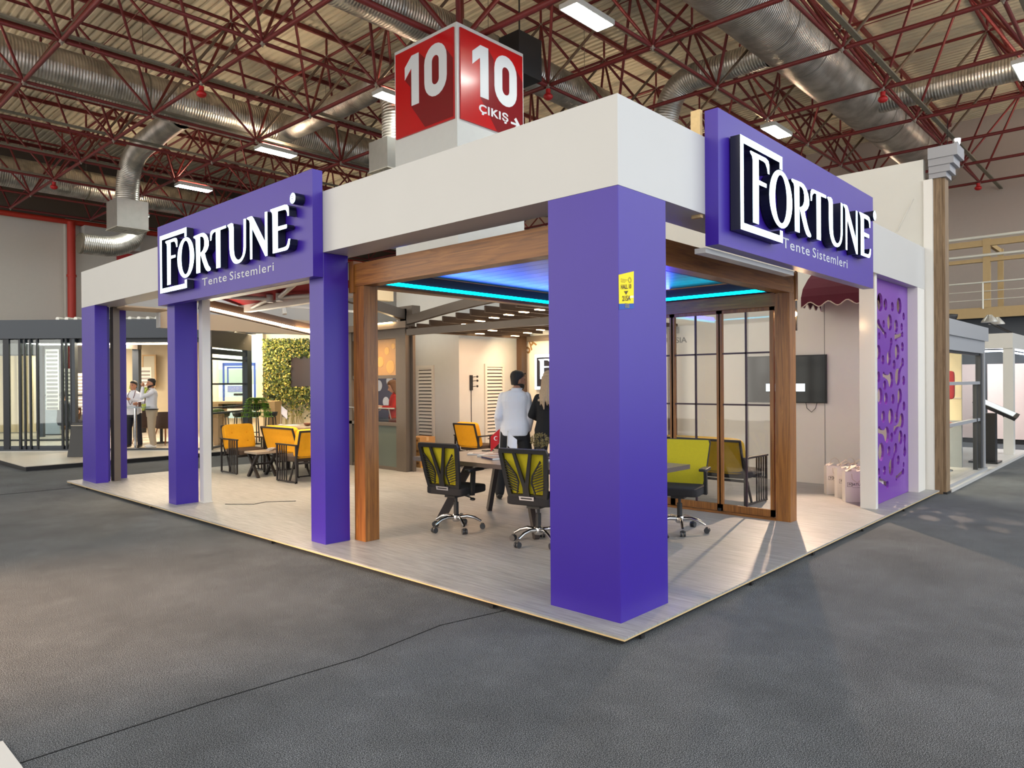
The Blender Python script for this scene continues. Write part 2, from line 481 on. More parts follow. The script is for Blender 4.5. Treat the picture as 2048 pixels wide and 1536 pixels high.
FONT_CACHE = {}
def text_mb(mb, s, org, u, v, height, width=None, depth=.002, bold=0.0, spacing=1.0, align='L', shear=0.0):
    """writing s with cap height `height`, squeezed to `width`, standing on plane org/u/v"""
    key = (s, bold, spacing, shear)
    if key not in FONT_CACHE:
        cu = bpy.data.curves.new('txt', 'FONT'); cu.body = s; cu.size = 1; cu.offset = bold; cu.space_character = spacing; cu.shear = shear
        cu.resolution_u = 3; cu.fill_mode = 'FRONT'
        t = bpy.data.objects.new('txt', cu); COL.objects.link(t)
        dg = bpy.context.evaluated_depsgraph_get(); me = bpy.data.meshes.new_from_object(t.evaluated_get(dg))
        vs = [tuple(x.co) for x in me.vertices]; fs = [tuple(p.vertices) for p in me.polygons]
        bpy.data.objects.remove(t); bpy.data.curves.remove(cu); bpy.data.meshes.remove(me)
        FONT_CACHE[key] = (vs, fs)
    vs, fs = FONT_CACHE[key]
    if not vs: return mb
    x0 = min(p[0] for p in vs); x1 = max(p[0] for p in vs)
    caph = 0.73
    k = height / caph; kx = k if width is None else width / max(1e-6, (x1 - x0))
    org = Vector(org); u = Vector(u); v = Vector(v); n = u.cross(v).normalized()
    tot = (x1 - x0) * kx; sh = {'L': 0, 'C': -tot / 2, 'R': -tot}[align]
    P = [org + u * ((p[0] - x0) * kx + sh) + v * (p[1] * k) + n * depth for p in vs]
    mb.add(P, fs)
    return mb

# =================================================================== HALL SHELL
m = MB().add([(-16, -16, 0), (30, -16, 0), (30, 35, 0), (-16, 35, 0)], [(0, 1, 2, 3)])
struct('floor', m, M_CARPET, 'charcoal needle felt carpet covering the hall aisle', 'floor')
# corrugated roof deck, ribs along Y
m = MB(); x = -14.0; p = .22; z0 = 12.12; pts = []
while x < 30.4:
    pts += [(x, z0), (x + .11, z0), (x + .135, z0 + .05), (x + .195, z0 + .05)]; x += p
vs = [(a, y, b) for y in (-10, 35.4) for a, b in pts]; n = len(pts)
m.add(vs, [(i, i + 1, i + 1 + n, i + n) for i in range(n - 1)])
M_DECK = mat('beige_roof_sheet', (206, 196, 172), .6, .1, var=.12, vscale=1.4)
struct('ceiling', m, M_DECK, 'beige corrugated sheet roof above the red trusses', 'ceiling')
M_HWALL = mat('hall_wall_paint', (196, 190, 180), .8, var=.03)
struct('wall_4', MB().box(-14, 35.0, 9.3, 30, 35.3, 12.3), mat('roof_gap_shade', (84, 72, 62), .8, var=.1, vscale=1), 'strip painted dark for the shaded gap under the roof at the far left', 'wall')  # closes the gap above the far wall; its shade is put into the colour
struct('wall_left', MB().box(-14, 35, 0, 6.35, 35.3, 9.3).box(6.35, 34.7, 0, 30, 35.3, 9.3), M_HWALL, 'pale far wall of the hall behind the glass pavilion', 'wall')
struct('wall_right', MB().box(30, -16, 0, 30.3, 35, 12.3), mat('hall_wall_right', (176, 164, 156), .8, var=.03), 'pale far wall of the hall beyond the balcony', 'wall')
# carpet joints
m = MB(); seam = [(-.13, .88), (-.7, 1.0), (-1.4, .93), (-2.3, 1.01), (-3.13, 1.03), (-6, .98), (-14, 1.0)]
for a, b in zip(seam, seam[1:]): m.bar((*a, .0015), (*b, .0015), .006, .003)
m.bar((-.26, 10.4, .002), (-12, 10.7, .002), .012, .004)
struct('trim_1', m, mat('carpet_joint', (18, 19, 21), .95), 'dark joint between two carpet widths', 'carpet joint')
solo('carpet_tape', MB().box(-4.3, .60, 0, -3.13, 1.3, .012), mat('white_strip', (214, 212, 208), .5), 'white board edge lying on the carpet at the lower left corner', 'board')

# ------------------------------------------------------------------- roof space frame
GX0, GY0, GS = .745, 2.70, 2.953
HB, HT = 8.9, 11.4
def pix(P):
    d = Vector(P) - CAMLOC; z = d.dot(FW)
    return (1024 + 1440.69 * d.dot(RT) / z, 768 - 1440.69 * d.dot(UP) / z, z) if z > .3 else None
def seen_len(a, b):
    """how large a member shows in the frame (only used to choose which ones become separate parts)"""
    a = Vector(a); b = Vector(b); best = 0; q = None; L_ = 0; dist = 99
    for k in range(7):
        r = pix(a.lerp(b, k / 6))
        if r and -20 < r[0] < 2068 and -20 < r[1] < 640:
            if q: L_ += math.hypot(r[0] - q[0], r[1] - q[1])
            q = r; dist = min(dist, r[2])
        else: q = None
    return L_ / dist
M_LITSTRUT = mat('strut_lit_brown', (96, 76, 58), .6, var=.2)  # struts lit from another side: their browner tone is put into the colour
frame = thing('roof_space_frame', 'dark red tubular space frame carrying the hall roof', 'roof truss', (GX0 + 2 * GS, GY0 + 2 * GS, HB))
nx0, nx1, ny0, ny1 = -4, 10, -4, 11
nodeB = lambda i, j: (GX0 + i * GS, GY0 + j * GS, HB)
nodeT = lambda i, j: (GX0 + (i + .5) * GS, GY0 + (j + .5) * GS, HT)
mem = {'bottom_chord': [], 'top_chord': [], 'diagonal_strut': [], 'roof_post': [], 'node_ball': []}
for i in range(nx0, nx1):
    for j in range(ny0, ny1):
        near = (i in (1, 2) and j == 2)
        if i < nx1 - 1: mem['bottom_chord'].append((nodeB(i, j), nodeB(i + 1, j), .066 if (j == 2 and i in (1, 2)) else .042))
        if j < ny1 - 1: mem['bottom_chord'].append((nodeB(i, j), nodeB(i, j + 1), .066 if (i == 2 and j in (1, 2)) else .050))
        if i < nx1 - 2 and j < ny1 - 1: mem['top_chord'].append((nodeT(i, j), nodeT(i + 1, j), .042))
        if j < ny1 - 2 and i < nx1 - 1: mem['top_chord'].append((nodeT(i, j), nodeT(i, j + 1), .042))
        if i < nx1 - 1 and j < ny1 - 1:
            t = nodeT(i, j)
            mem['roof_post'].append((t, (t[0], t[1], 12.02), .035))
            for a, b in ((0, 0), (1, 0), (0, 1), (1, 1)):
                hot = (i + a, j + b) == (2, 2)
                mem['diagonal_strut'].append((nodeB(i + a, j + b), t, .060 if hot else .037, 'g' if (a, b) == (0, 1) and not hot else 'r'))
def member_mb(mb, a, b, r):
    a = Vector(a); b = Vector(b); d = (b - a).normalized(); e = .1
    mb.tube(a + d * e, b - d * e, r, 6)
    mb.tube(a + d * .03, a + d * (e + .02), .014, 6, r2=r, cap=False); mb.tube(b - d * (e + .02), b - d * .03, r, 6, r2=.014, cap=False)
for kind, lst in mem.items():
    if kind == 'node_ball': continue
    lst.sort(key=lambda t: -seen_len(t[0], t[1]))
    for t in lst[:98]: member_mb_ = MB(); member_mb(member_mb_, *t[:3]); obj(kind, member_mb_, M_LITSTRUT if t[-1] == 'g' else M_RED, frame)
    rest = MB()
    for t in lst[98:]: rest.tube(t[0], t[1], t[2], 5, cap=False)
    if rest.v: o = obj(kind, rest, M_RED, frame); o['kind'] = 'stuff'
nodes = []
for i in range(nx0, nx1):
    for j in range(ny0, ny1):
        nodes.append(nodeB(i, j))
        if i < nx1 - 1 and j < ny1 - 1: nodes.append(nodeT(i, j))
def nkey(p):
    r = pix(p); return 999 if not r or not (-10 < r[0] < 2060 and -10 < r[1] < 640) else r[2]
nodes.sort(key=nkey)
ballmesh = MB().ball((0, 0, 0), .06, 8, 6).tube((0, 0, -.09), (0, 0, -.05), .02, 6).mesh('node', M_NODE)
fl = frame.location
for p in nodes[:98]:
    o = bpy.data.objects.new('node_ball', ballmesh); COL.objects.link(o); o.parent = frame; o.location = Vector(p) - fl
rest = MB()
for p in nodes[98:]: rest.ball(p, .055, 6, 4)
obj('node_ball', rest, M_NODE, frame)['kind'] = 'stuff'
# purlins (box section along X) and thin sag rods along Y: each purlin could be lifted off
for j in range(-4, 11):
    y = GY0 + (j + .5) * GS
    obj('purlin', MB().box(-12, y - .04, 11.99, 30, y + .04, 12.115), M_RED, frame)
for i in range(-3, 9):
    x = GX0 + (i + 1.0) * GS
    obj('sag_rod', MB().tube((x, -8, 11.97), (x, 35, 11.97), .014, 6), M_RED, frame)

# ------------------------------------------------------------------- cable trays beside the lower chords
def tray(y, z, name='cable_tray', lab=''):
    t = thing(name, lab, 'cable tray', (8, y, z), 0, 'cable trays above the lower chords')
    obj('tray_channel', MB().box(-12, y - .055, z, 30, y + .055, z + .012).box(-12, y - .058, z, 30, y - .052, z + .05).box(-12, y + .052, z, 30, y + .058, z + .05), M_GREYST, t)
for y, lab in ((14.75, 'grey cable tray above the big duct on the left'), (17.75, 'grey cable tray just under the big left duct'), (5.95, 'grey cable tray passing the brightest hall lamp'),
               (2.45, 'grey cable tray along the right duct'), (20.75, 'grey cable tray beyond the left duct'), (24.0, 'pale cable tray farther back at the left'), (27.0, 'cable tray near the far wall'), (-.45, 'grey cable tray at the far right')):
    tray(y, 9.12, lab=lab)

# ------------------------------------------------------------------- ducts
def duct_obj(name, pts, r, parent, n=32):
    pts = [Vector(p) for p in pts]; m = len(pts); rings = []; prev = None; L_ = [0]
    for i in range(1, m): L_.append(L_[-1] + (pts[i] - pts[i - 1]).length)
    for i, p in enumerate(pts):
        d = (pts[min(i + 1, m - 1)] - pts[max(i - 1, 0)]).normalized()
        if prev is None:
            t = Vector((0, 0, 1)) if abs(d.z) < .9 else Vector((1, 0, 0)); u = d.cross(t).normalized()
        else: u = (prev - d * prev.dot(d)).normalized()
        prev = u; v = d.cross(u)
        rings.append([p + (u * math.cos(2 * math.pi * k / n) + v * math.sin(2 * math.pi * k / n)) * r for k in range(n + 1)])
    off = world_loc(parent)
    vs = [tuple(q - off) for rg in rings for q in rg]; fs = []
    for i in range(m - 1):
        for k in range(n): a = i * (n + 1) + k; fs.append((a, a + 1, a + n + 2, a + n + 1))
    me = bpy.data.meshes.new(name); me.from_pydata(vs, [], fs); me.polygons.foreach_set('use_smooth', [True] * len(fs))
    uv = me.uv_layers.new(name='UVMap')
    for lp in me.loops:
        i, k = divmod(lp.vertex_index, n + 1); uv.data[lp.index].uv = (L_[i], k / n)
    me.materials.append(M_DUCT)
    o = bpy.data.objects.new(name, me); COL.objects.link(o); o.parent = parent
    return o
def arc(p0, p1, p2, k=8):
    p0, p1, p2 = map(Vector, (p0, p1, p2))
    return [(p0 * (1 - t) ** 2 + p1 * 2 * t * (1 - t) + p2 * t * t) for t in [i / k for i in range(k + 1)]]
def joints(parent, a, b, r, step, axis):
    a = Vector(a); b = Vector(b); L_ = (b - a).length; d = (b - a) / L_; k = step * .6
    while k < L_: p = a + d * k; obj('joint_band', MB().tube(p - d * .02, p + d * .02, r + .008, 32, cap=False), M_GALV, parent); k += step
def diffuser(parent, x, y, z, s=.62, h=.62):
    b = obj('diffuser_box', MB().box(x - s / 2, y - s / 2, z, x + s / 2, y + s / 2, z + h), M_GALV, parent)
    g = MB()
    for q in (0, 1):
        for r_ in (0, 1):
            x0, y0 = x - s / 2 + .03 + q * (s / 2 - .02), y - s / 2 + .03 + r_ * (s / 2 - .02); w_ = s / 2 - .06
            for k in range(5):
                t = k * w_ / 5
                if (q + r_) % 2: g.box(x0 + t, y0, z - .02, x0 + t + .02, y0 + w_, z)
                else: g.box(x0, y0 + t, z - .02, x0 + w_, y0 + t + .02, z)
    g.box(x - s / 2 - .03, y - s / 2 - .03, z - .02, x + s / 2 + .03, y - s / 2 + .01, z).box(x - s / 2 - .03, y + s / 2 - .01, z - .02, x + s / 2 + .03, y + s / 2 + .03, z)
    g.box(x - s / 2 - .03, y - s / 2, z - .02, x - s / 2 + .01, y + s / 2, z).box(x + s / 2 - .01, y - s / 2, z - .02, x + s / 2 + .03, y + s / 2, z)
    gg = obj('grille', g, mat('grille_frame', (196, 192, 180), .5), b)
    return b
def straps(parent, pts, r):
    for p in pts:
        m = MB(); m.tube((p[0], p[1], p[2] + r), (p[0], p[1], 11.99), .008, 5)
        m.tube((p[0] - .03, p[1], p[2]), (p[0] + .03, p[1], p[2]), r + .012, 24, cap=False)
        obj('hanger', m, M_GREYST, parent)
# duct A
dA = thing('ventilation_duct', 'large bare metal duct crossing the upper left with three drops', 'duct', (4, 18.95, 9.95))
duct_obj('duct_body', [(-12 + i * 1.0, 18.95, 9.95) for i in range(42)], .575, dA)
joints(dA, (-12, 18.95, 9.95), (29, 18.95, 9.95), .575, 2.4, 'x'); straps(dA, [(x, 18.95, 9.95) for x in (-2, 4, 10, 16, 22)], .575)
br = arc((5.25, 19.4, 9.75), (5.2, 20.8, 9.7), (5.2, 21.3, 9.6), 4) + arc((5.2, 22.0, 9.55), (5.2, 23.6, 9.5), (5.2, 23.7, 8.2), 10) + [(5.2, 23.7, 7.9)]
o = duct_obj('drop_duct', br, .36, dA); diffuser(dA, 5.2, 23.7, 6.95, 1.0, .95)
br = arc((8.2, 18.6, 9.8), (8.2, 15, 9.8), (8.1, 13.9, 9.8), 6) + arc((8.0, 13.4, 9.8), (7.86, 12.45, 9.75), (7.85, 12.38, 8.6), 10) + [(7.85, 12.38, 7.9)]
duct_obj('drop_duct', br, .34, dA); diffuser(dA, 7.72, 12.42, 7.15, .78, .78)
# duct B
dB = thing('ventilation_duct', 'metal duct low at the far left, near the back wall', 'duct', (5, 30.6, 9.95))
duct_obj('duct_body', [(-12 + i * 1.0, 30.6, 9.95) for i in range(42)], .58, dB); straps(dB, [(x, 30.6, 9.95) for x in (0, 6, 12, 18)], .58)
br = [(7.9, 30.6, 9.6), (7.9, 30.4, 9.1)] + arc((7.9, 30.3, 8.9), (7.9, 30.2, 7.55), (6.6, 30.2, 7.45), 10) + [(6.1, 30.2, 7.45), (5.6, 30.2, 7.45)]
duct_obj('drop_duct', br, .42, dB)
obj('duct_grille', MB().lathe([(.0, 5.58), (.40, 5.58), (.43, 5.6), (.43, 5.68)], (0, 30.2, 7.45), 24, 'x'), mat('duct_mouth', (120, 112, 98), .6, .4), dB)
# duct C
dC = thing('ventilation_duct', 'metal duct passing behind the red number sign', 'duct', (8, 9.95, 9.85))
duct_obj('duct_body', [(-8 + i * 1.0, 10.05, 9.95) for i in range(24)], .46, dC); straps(dC, [(x, 10.05, 9.95) for x in (2, 9, 13)], .46)
# duct D
dD = thing('ventilation_duct', 'widest metal duct sweeping across the upper right', 'duct', (16, 4.25, 9.9))
duct_obj('duct_body', [(-3 + i * .9, 4.25, 9.95) for i in range(36)], .70, dD)
joints(dD, (-2, 4.25, 9.95), (29, 4.25, 9.95), .70, 1.9, 'x'); straps(dD, [(x, 4.25, 9.95) for x in (3, 9, 21, 27)], .70)
duct_obj('side_duct', [(18.9, 4.0 - i * .6, 9.8) for i in range(20)], .34, dD)
joints(dD, (18.9, 3.0, 9.8), (18.9, -7, 9.8), .34, 2.1, 'y')
br = [(13.55, 4.8, 9.8), (13.55, 5.6, 9.8), (13.55, 6.4, 9.8)] + arc((13.55, 6.8, 9.8), (13.55, 7.6, 9.75), (13.55, 7.7, 8.7), 10) + [(13.55, 7.7, 7.6)]
duct_obj('drop_duct', br, .34, dD); diffuser(dD, 13.55, 7.7, 6.9, .8, .7)

# ------------------------------------------------------------------- hall lamps
def hall_lamp():
    t = thing('hall_lamp', '', 'lamp', (0, 0, 8.7), 0, 'hall lamps under the red frame')
    obj('housing', MB().box(-.6, -.22, 8.73, .6, .22, 8.80).box(-.52, -.12, 8.80, .52, .12, 8.86), mat('lamp_housing', (190, 190, 184), .4, .3), t)
    obj('diffuser', MB().add([(-.585, -.19, 8.697), (.585, -.19, 8.697), (.585, .19, 8.697), (-.585, .19, 8.697)], [(0, 3, 2, 1)]), M_LAMP, t)
    obj('added_uplight', MB().add([(-.45, -.1, 8.863), (.45, -.1, 8.863), (.45, .1, 8.863), (-.45, .1, 8.863)], [(0, 1, 2, 3)]), mat('added_uplight', (255, 240, 210), .5, emit=(255, 230, 196), estr=95), t)  # unseen glowing top face, added to brighten the roof deck
    obj('reflector_rim', MB().box(-.6, -.22, 8.70, .6, -.16, 8.73).box(-.6, .16, 8.70, .6, .22, 8.73).box(-.6, -.16, 8.70, -.565, .16, 8.73).box(.565, -.16, 8.70, .6, .16, 8.73), mat('lamp_housing', (190, 190, 184), .4, .3), t)
    obj('hanging_wire', MB().tube((-.5, 0, 8.86), (-.5, 0, 8.96), .008, 5).tube((.5, 0, 8.86), (.5, 0, 8.96), .008, 5), M_DARK, t)
    return t
lab = {(7.3, 5.68): 'brightest hall lamp, above the white corner of the stand', (7.3, 17.5): 'bright hall lamp below the big left duct', (7.3, 23.3): 'hall lamp second from the left wall',
       (7.3, 29.2): 'hall lamp just above the curved duct mouth', (7.3, 11.6): 'hall lamp half hidden by the number sign', (16.2, 5.68): 'hall lamp above the right purple sign', (16.2, -.15): 'hall lamp at the right picture edge',
       (16.2, 11.6): 'hall lamp behind the widest duct'}
L0 = hall_lamp(); first = True
for x in (-1.55, 7.3, 16.2, 25.0):
    for y in (-6.0, -.15, 5.68, 11.6, 17.5, 23.3, 29.2):
        row = {-6.0: 'nearest', -.15: 'second', 5.68: 'third', 11.6: 'fourth', 17.5: 'fifth', 23.3: 'sixth', 29.2: 'last'}[y]
        colm = 'farthest right' if x > 20 else 'right' if x > 10 else 'middle' if x > 0 else 'left'
        l = lab.get((x, y), 'hall lamp of the %s line, %s row counted from us' % (colm, row))
        if first: L0.location = (x, y, 8.7); L0['label'] = l; first = False
        else: copy_tree(L0, None, (x, y, 8.7), None, l)
# ------------------------------------------------------------------- alarm bells
def bell(p, l):
    t = thing('alarm_bell', l, 'alarm bell', p, 0, 'red alarm bells on the frame nodes')
    obj('bell_body', MB().ball((p[0], p[1], p[2] - .02), .12, 14, 9, (1, 1, .7)), mat('bell_red', (170, 22, 26), .4), t)
    obj('bell_base', MB().tube((p[0], p[1], p[2] + .05), (p[0], p[1], p[2] + .16), .06, 12), mat('bell_red', (170, 22, 26), .4), t)
bell((GX0 + 3 * GS, GY0 + 2 * GS, 8.65), 'red alarm bell beside the number sign'); bell((GX0 + GS, GY0 + 4 * GS, 8.65), 'red alarm bell below the upper left duct')
bell((GX0 + 5 * GS, GY0, 8.65), 'red alarm bell under the widest duct'); bell((GX0 + GS, GY0 + 8 * GS, 8.65), 'red alarm bell far left'); bell((GX0 + 9 * GS - .3, GY0, 8.65), 'red alarm bell farthest right')

# ------------------------------------------------------------------- numbered pillar
PX, PY, PW = 5.65, 7.62, 1.94
struct('wall_1', MB().box(PX, PY, 0, PX + PW, PY + PW, 8.70), mat('pillar_paint', (196, 198, 196), .55, var=.03), 'square grey white hall pillar carrying the number signs', 'pillar')
M_SIGNRED = mat('sign_red', (178, 10, 18), .28, coat=.2); M_SIGNDK = mat('sign_dark_red', (116, 14, 24), .28, coat=.2); M_SIGNWH = mat('sign_white', (206, 210, 214), .5)
def round_zero(cx, cz, w, h, st, n=10):
    def ol(a, b):
        r = a; pts = []
        for k in range(n + 1): t = math.pi * k / n; pts.append((cx + r * math.cos(t), cz + b - r + r * 1.0 * math.sin(t)))
        for k in range(n + 1): t = math.pi + math.pi * k / n; pts.append((cx + r * math.cos(t), cz - b + r + r * math.sin(t)))
        return pts
    return ol(w / 2, h / 2), ol(w / 2 - st, h / 2 - st)
def number_sign(label, org, u, cikis):
    t = thing('number_sign', label, 'sign', (org[0] + u[0] * .95, org[1] + u[1] * .95, 6.82))
    v = (0, 0, 1); u = Vector(u); n = u.cross(Vector(v)); O = Vector(org)
    obj('sign_board', MB().prism([(.07, 6.82), (1.88, 6.82), (1.88, 8.61), (.07, 8.61)], None, O + n * .035, u, v, .033), M_SIGNRED, t)
    sh = [(.84, 8.43), (1.0, 8.26), (1.0, 8.0), (1.26, 8.42), (1.55, 8.40), (1.88, 8.06), (1.88, 6.82), (1.08, 6.82), (.6, 7.39), (.60, 8.17), (.39, 7.98)] if cikis else \
         [(.39, 7.98), (.56, 7.8), (.56, 7.42), (1.02, 6.86), (1.87, 6.86), (1.87, 8.0), (1.58, 8.36), (1.2, 8.1), (.84, 8.43), (.7, 8.2)]
    obj('number_shading', MB().prism(sh, None, O + n * .037, u, v, .001), M_SIGNDK, t)
    one = [(.385, 7.985), (.60, 8.175), (.60, 7.395), (.84, 7.395), (.84, 8.435), (.61, 8.435), (.385, 8.245)]
    obj('digit', MB().prism(one, None, O + n * .040, u, v, .002), M_SIGNWH, t)
    o, h = round_zero(1.352, 7.925, .68, 1.05, .235)
    obj('digit', MB().prism(o, [h], O + n * .040, u, v, .002), M_SIGNWH, t)
    if cikis:
        m = text_mb(MB(), 'ÇIKIŞ', O + u * .56 + Vector((0, 0, 7.09)) + n * .037, u, v, .165, .86, .003, .03, 1.1)
        obj('sign_lettering', m, M_SIGNWH, t)
        ar = [(1.50, 7.13), (1.67, 7.13), (1.60, 7.20), (1.66, 7.25), (1.79, 7.11), (1.66, 6.97), (1.60, 7.02), (1.67, 7.085), (1.50, 7.085)]
        obj('sign_arrow', MB().prism(ar, None, O + n * .040, u, v, .002), M_SIGNWH, t)
number_sign('red board with white number 10, left face of pillar', (PX, PY + PW, 0), (0, -1, 0), False)
number_sign('red board with number 10 and CIKIS arrow, right face of pillar', (PX, PY, 0), (1, 0, 0), True)
# speaker box behind
t = thing('loudspeaker', 'black box hanging behind the right number sign', 'loudspeaker', (7.95, 7.6, 8.35))
obj('cabinet', MB().box(7.55, 7.7, 8.35, 8.3, 8.3, 9.25), M_BLACK, t); obj('bracket', MB().tube((7.9, 8.0, 9.25), (7.9, 8.0, 11.4), .02, 6), M_DARK, t)

# far left pipe and boxes
solo('standpipe', MB().tube((6.5, 34.4, 0), (6.5, 34.4, 9.1), .17, 14).tube((6.5, 34.4, 6.6), (6.5, 34.4, 6.7), .2, 14).tube((6.5, 34.4, 4.2), (6.5, 34.4, 4.3), .2, 14).tube((-8, 34.5, 9.12), (26, 34.5, 9.12), .12, 10),
     mat('pipe_red', (176, 44, 26), .5), 'thick red fire main rising against the far left wall', 'pipe')
solo('high_cabinet', MB().box(6.9, 33.9, 8.05, 9.3, 34.69, 8.95), mat('cabinet_grey', (176, 174, 170), .7), 'long grey box high on the far wall behind the curved duct', 'cabinet')
t = thing('exit_board', 'small red information board behind the left purple sign', 'sign', (9.2, 34.6, 6.6))
obj('board', MB().box(8.5, 34.62, 6.3, 11.3, 34.69, 8.0), M_SIGNRED, t)
m = MB()
for k in range(6): m.box(8.95 + k * .05, 34.58, 7.0, 8.97 + k * .05, 34.61, 7.6)
m.tube((9.6, 34.57, 7.3), (9.6, 34.61, 7.3), .22, 18)
obj('pictogram', m, M_SIGNWH, t); obj('pictogram', MB().tube((9.6, 34.56, 7.3), (9.6, 34.61, 7.3), .16, 18), M_SIGNRED, t)

# =================================================================== FORTUNE STAND: platform, columns, fascia, signs
FX, FY = 7.765, 10.83
t = thing('stand_platform', 'raised floor of the stand in washed grey planks with raw edge', 'platform', (3.5, 5, 0))
obj('plank_floor', MB().box(-.207, -.169, .047, 7.78, 10.95, .06), M_PLANK, t)
obj('plywood_edge', MB().box(-.205, -.167, .036, 7.778, 10.948, .0465), M_PLY, t)
obj('dark_base', MB().box(-.165, -.125, 0, 7.7, 10.9, .0355), mat('platform_base', (22, 22, 24), .8), t)
m = MB()
for x, y in ((.0, -.17), (1.62, -.17), (2.95, -.17), (4.4, -.17), (6.0, -.17)): m.box(x - .02, y, .006, x + .02, y + .02, .03)
for y in (1.0, 4.2, 7.4, 10.0): m.box(-.207, y - .02, .006, -.187, y + .02, .03)
obj('edge_clip', m, M_DARK, t)

def column(x0, y0, x1, y1, lab, z1=2.953):
    t = thing('purple_column', lab, 'column', ((x0 + x1) / 2, (y0 + y1) / 2, .06), 0, 'purple columns of the stand')
    mb = MB(); b = .004
    mb.prism([(x0 + b, y0), (x1 - b, y0), (x1, y0 + b), (x1, y1 - b), (x1 - b, y1), (x0 + b, y1), (x0, y1 - b), (x0, y0 + b)], None, (0, 0, z1), (1, 0, 0), (0, 1, 0), z1 - .06)
    obj('column_shaft', mb, M_PURPLE, t)
    obj('column_plinth', MB().box(x0 + .01, y0 + .01, .06, x1 - .01, y1 - .01, .064), M_PURPLE, t)
    return t
column(0, 0, .60, .605, 'widest purple column at the front corner, with yellow notice')
column(0, 3.50, .29, 3.76, 'purple column beside the wooden pergola post')
column(0, 7.06, .30, 7.30, 'slim purple column under the left end of left sign')
column(0, 10.19, .19, 10.83, 'purple column at the far left end')
column(.19, 10.34, .27, 10.5, 'dark purple fin behind the far left column')
column(.42, 10.55, .60, 10.70, 'innermost purple strip behind the far left column')
solo('aluminium_post', MB().box(.30, 10.26, .06, .40, 10.42, 2.95), M_TAUPE, 'taupe metal post between the far left purple columns', 'post')
t = thing('aluminium_post', 'slim white metal post beside second purple column', 'post', (.36, 7.02, .06))
obj('post_profile', MB().box(.31, 6.93, .06, .42, 7.04, 2.9), M_WHITEB, t); obj('post_foot', MB().box(.30, 6.92, .06, .43, 7.05, .075), M_WHITEB, t)

# L-shaped fascia: front outlines in plan, hollow box
t = thing('white_fascia', 'broad white band running round the top of the stand', 'fascia', (0, 0, 2.955))
obj('fascia_left', MB().box(0, 0, 2.955, .36, FY, 3.557), M_WHITE, t)
obj('fascia_right', MB().box(.36, 0, 2.955, FX, .36, 3.557), M_WHITE, t)
obj('fascia_back', MB().box(.36, 10.55, 2.955, 4.3, FY, 3.3), M_WHITE, t)
t = thing('beige_header', 'beige header board hanging at the rear left of stand', 'header', (2.6, 10.5, 2.62))
obj('header_board', MB().box(1.13, 10.48, 2.66, 4.3, 10.56, 2.955), mat('beige_board', (214, 190, 158), .6), t)
obj('header_return', MB().box(1.10, 10.45, 2.66, 1.13, 10.56, 2.93), M_WHITE, t)
obj('soffit_board', MB().box(.36, 9.9, 2.93, 1.13, 10.55, 2.955), mat('beige_board', (214, 190, 158), .6), t)

# ------------------------------------------------------------------- signs
G = dict(
 boxu=dict(x0=.318, x1=1.127, z0=.13, z1=.868, s=.056),
 F=[(.49,.775),(.505,.783),(.60,.783),(.792,.785),(.84,.772),(.858,.738),(.858,.665),(.828,.665),(.818,.70),(.782,.741),(.74,.748),(.652,.748),(.652,.577),(.8,.574),(.799,.542),(.652,.54),(.648,.217),(.54,.217),(.542,.715),(.53,.745),(.502,.761)],
 R=[(1.322,.718),(1.34,.727),(1.46,.732),(1.55,.735),(1.61,.727),(1.668,.70),(1.71,.66),(1.733,.61),(1.73,.565),(1.70,.525),(1.66,.5),(1.623,.487),(1.645,.445),(1.68,.388),(1.72,.335),(1.772,.297),(1.776,.28),(1.76,.27),(1.704,.268),(1.66,.285),(1.62,.325),(1.574,.39),(1.535,.452),(1.513,.49),(1.514,.507),(1.545,.513),(1.585,.535),(1.615,.575),(1.618,.633),(1.60,.67),(1.565,.692),(1.502,.70),(1.501,.274),(1.398,.274),(1.388,.66),(1.375,.692),(1.335,.704)],
 T=[(1.84,.728),(2.165,.732),(2.170,.704),(2.027,.700),(2.024,.276),(1.920,.276),(1.917,.699),(1.868,.698),(1.835,.686),(1.81,.663),(1.800,.614),(1.774,.612),(1.768,.66),(1.775,.70),(1.80,.722)],
 U=[(2.201,.718),(2.21,.728),(2.296,.737),(2.338,.722),(2.35,.673),(2.35,.436),(2.365,.37),(2.395,.335),(2.43,.315),(2.459,.308),(2.495,.314),(2.522,.328),(2.55,.352),(2.568,.39),(2.575,.44),(2.580,.735),(2.632,.733),(2.626,.42),(2.612,.37),(2.59,.335),(2.554,.304),(2.52,.285),(2.47,.273),(2.414,.272),(2.37,.28),(2.33,.30),(2.289,.34),(2.262,.39),(2.248,.45),(2.243,.53),(2.243,.657),(2.235,.69)],
 N=[(2.652,.727),(2.666,.737),(2.75,.740),(2.775,.732),(2.80,.71),(3.041,.427),(3.043,.735),(3.091,.733),(3.088,.277),(3.045,.277),(2.766,.61),(2.764,.281),(2.720,.281),(2.718,.663),(2.708,.70),(2.673,.716)],
 E=[(3.151,.733),(3.156,.741),(3.431,.743),(3.486,.734),(3.510,.712),(3.518,.68),(3.518,.622),(3.492,.622),(3.483,.66),(3.465,.685),(3.44,.695),(3.302,.70),(3.300,.544),(3.474,.542),(3.480,.52),(3.469,.503),(3.300,.503),(3.300,.318),(3.42,.319),(3.46,.325),(3.485,.345),(3.508,.392),(3.538,.390),(3.525,.333),(3.508,.305),(3.485,.29),(3.452,.285),(3.198,.285),(3.196,.663),(3.188,.70)])
def ell(cx, cz, a, b, n=36): return [(cx + a * math.cos(2 * math.pi * k / n), cz + b * math.sin(2 * math.pi * k / n)) for k in range(n)]
O_out = ell(1.097, .5015, .240, .247); O_in = ell(1.097, .5025, .124, .207)
M_FACE = mat('letter_face_light', (225, 246, 255), .5, emit=(214, 240, 255), estr=1.7)
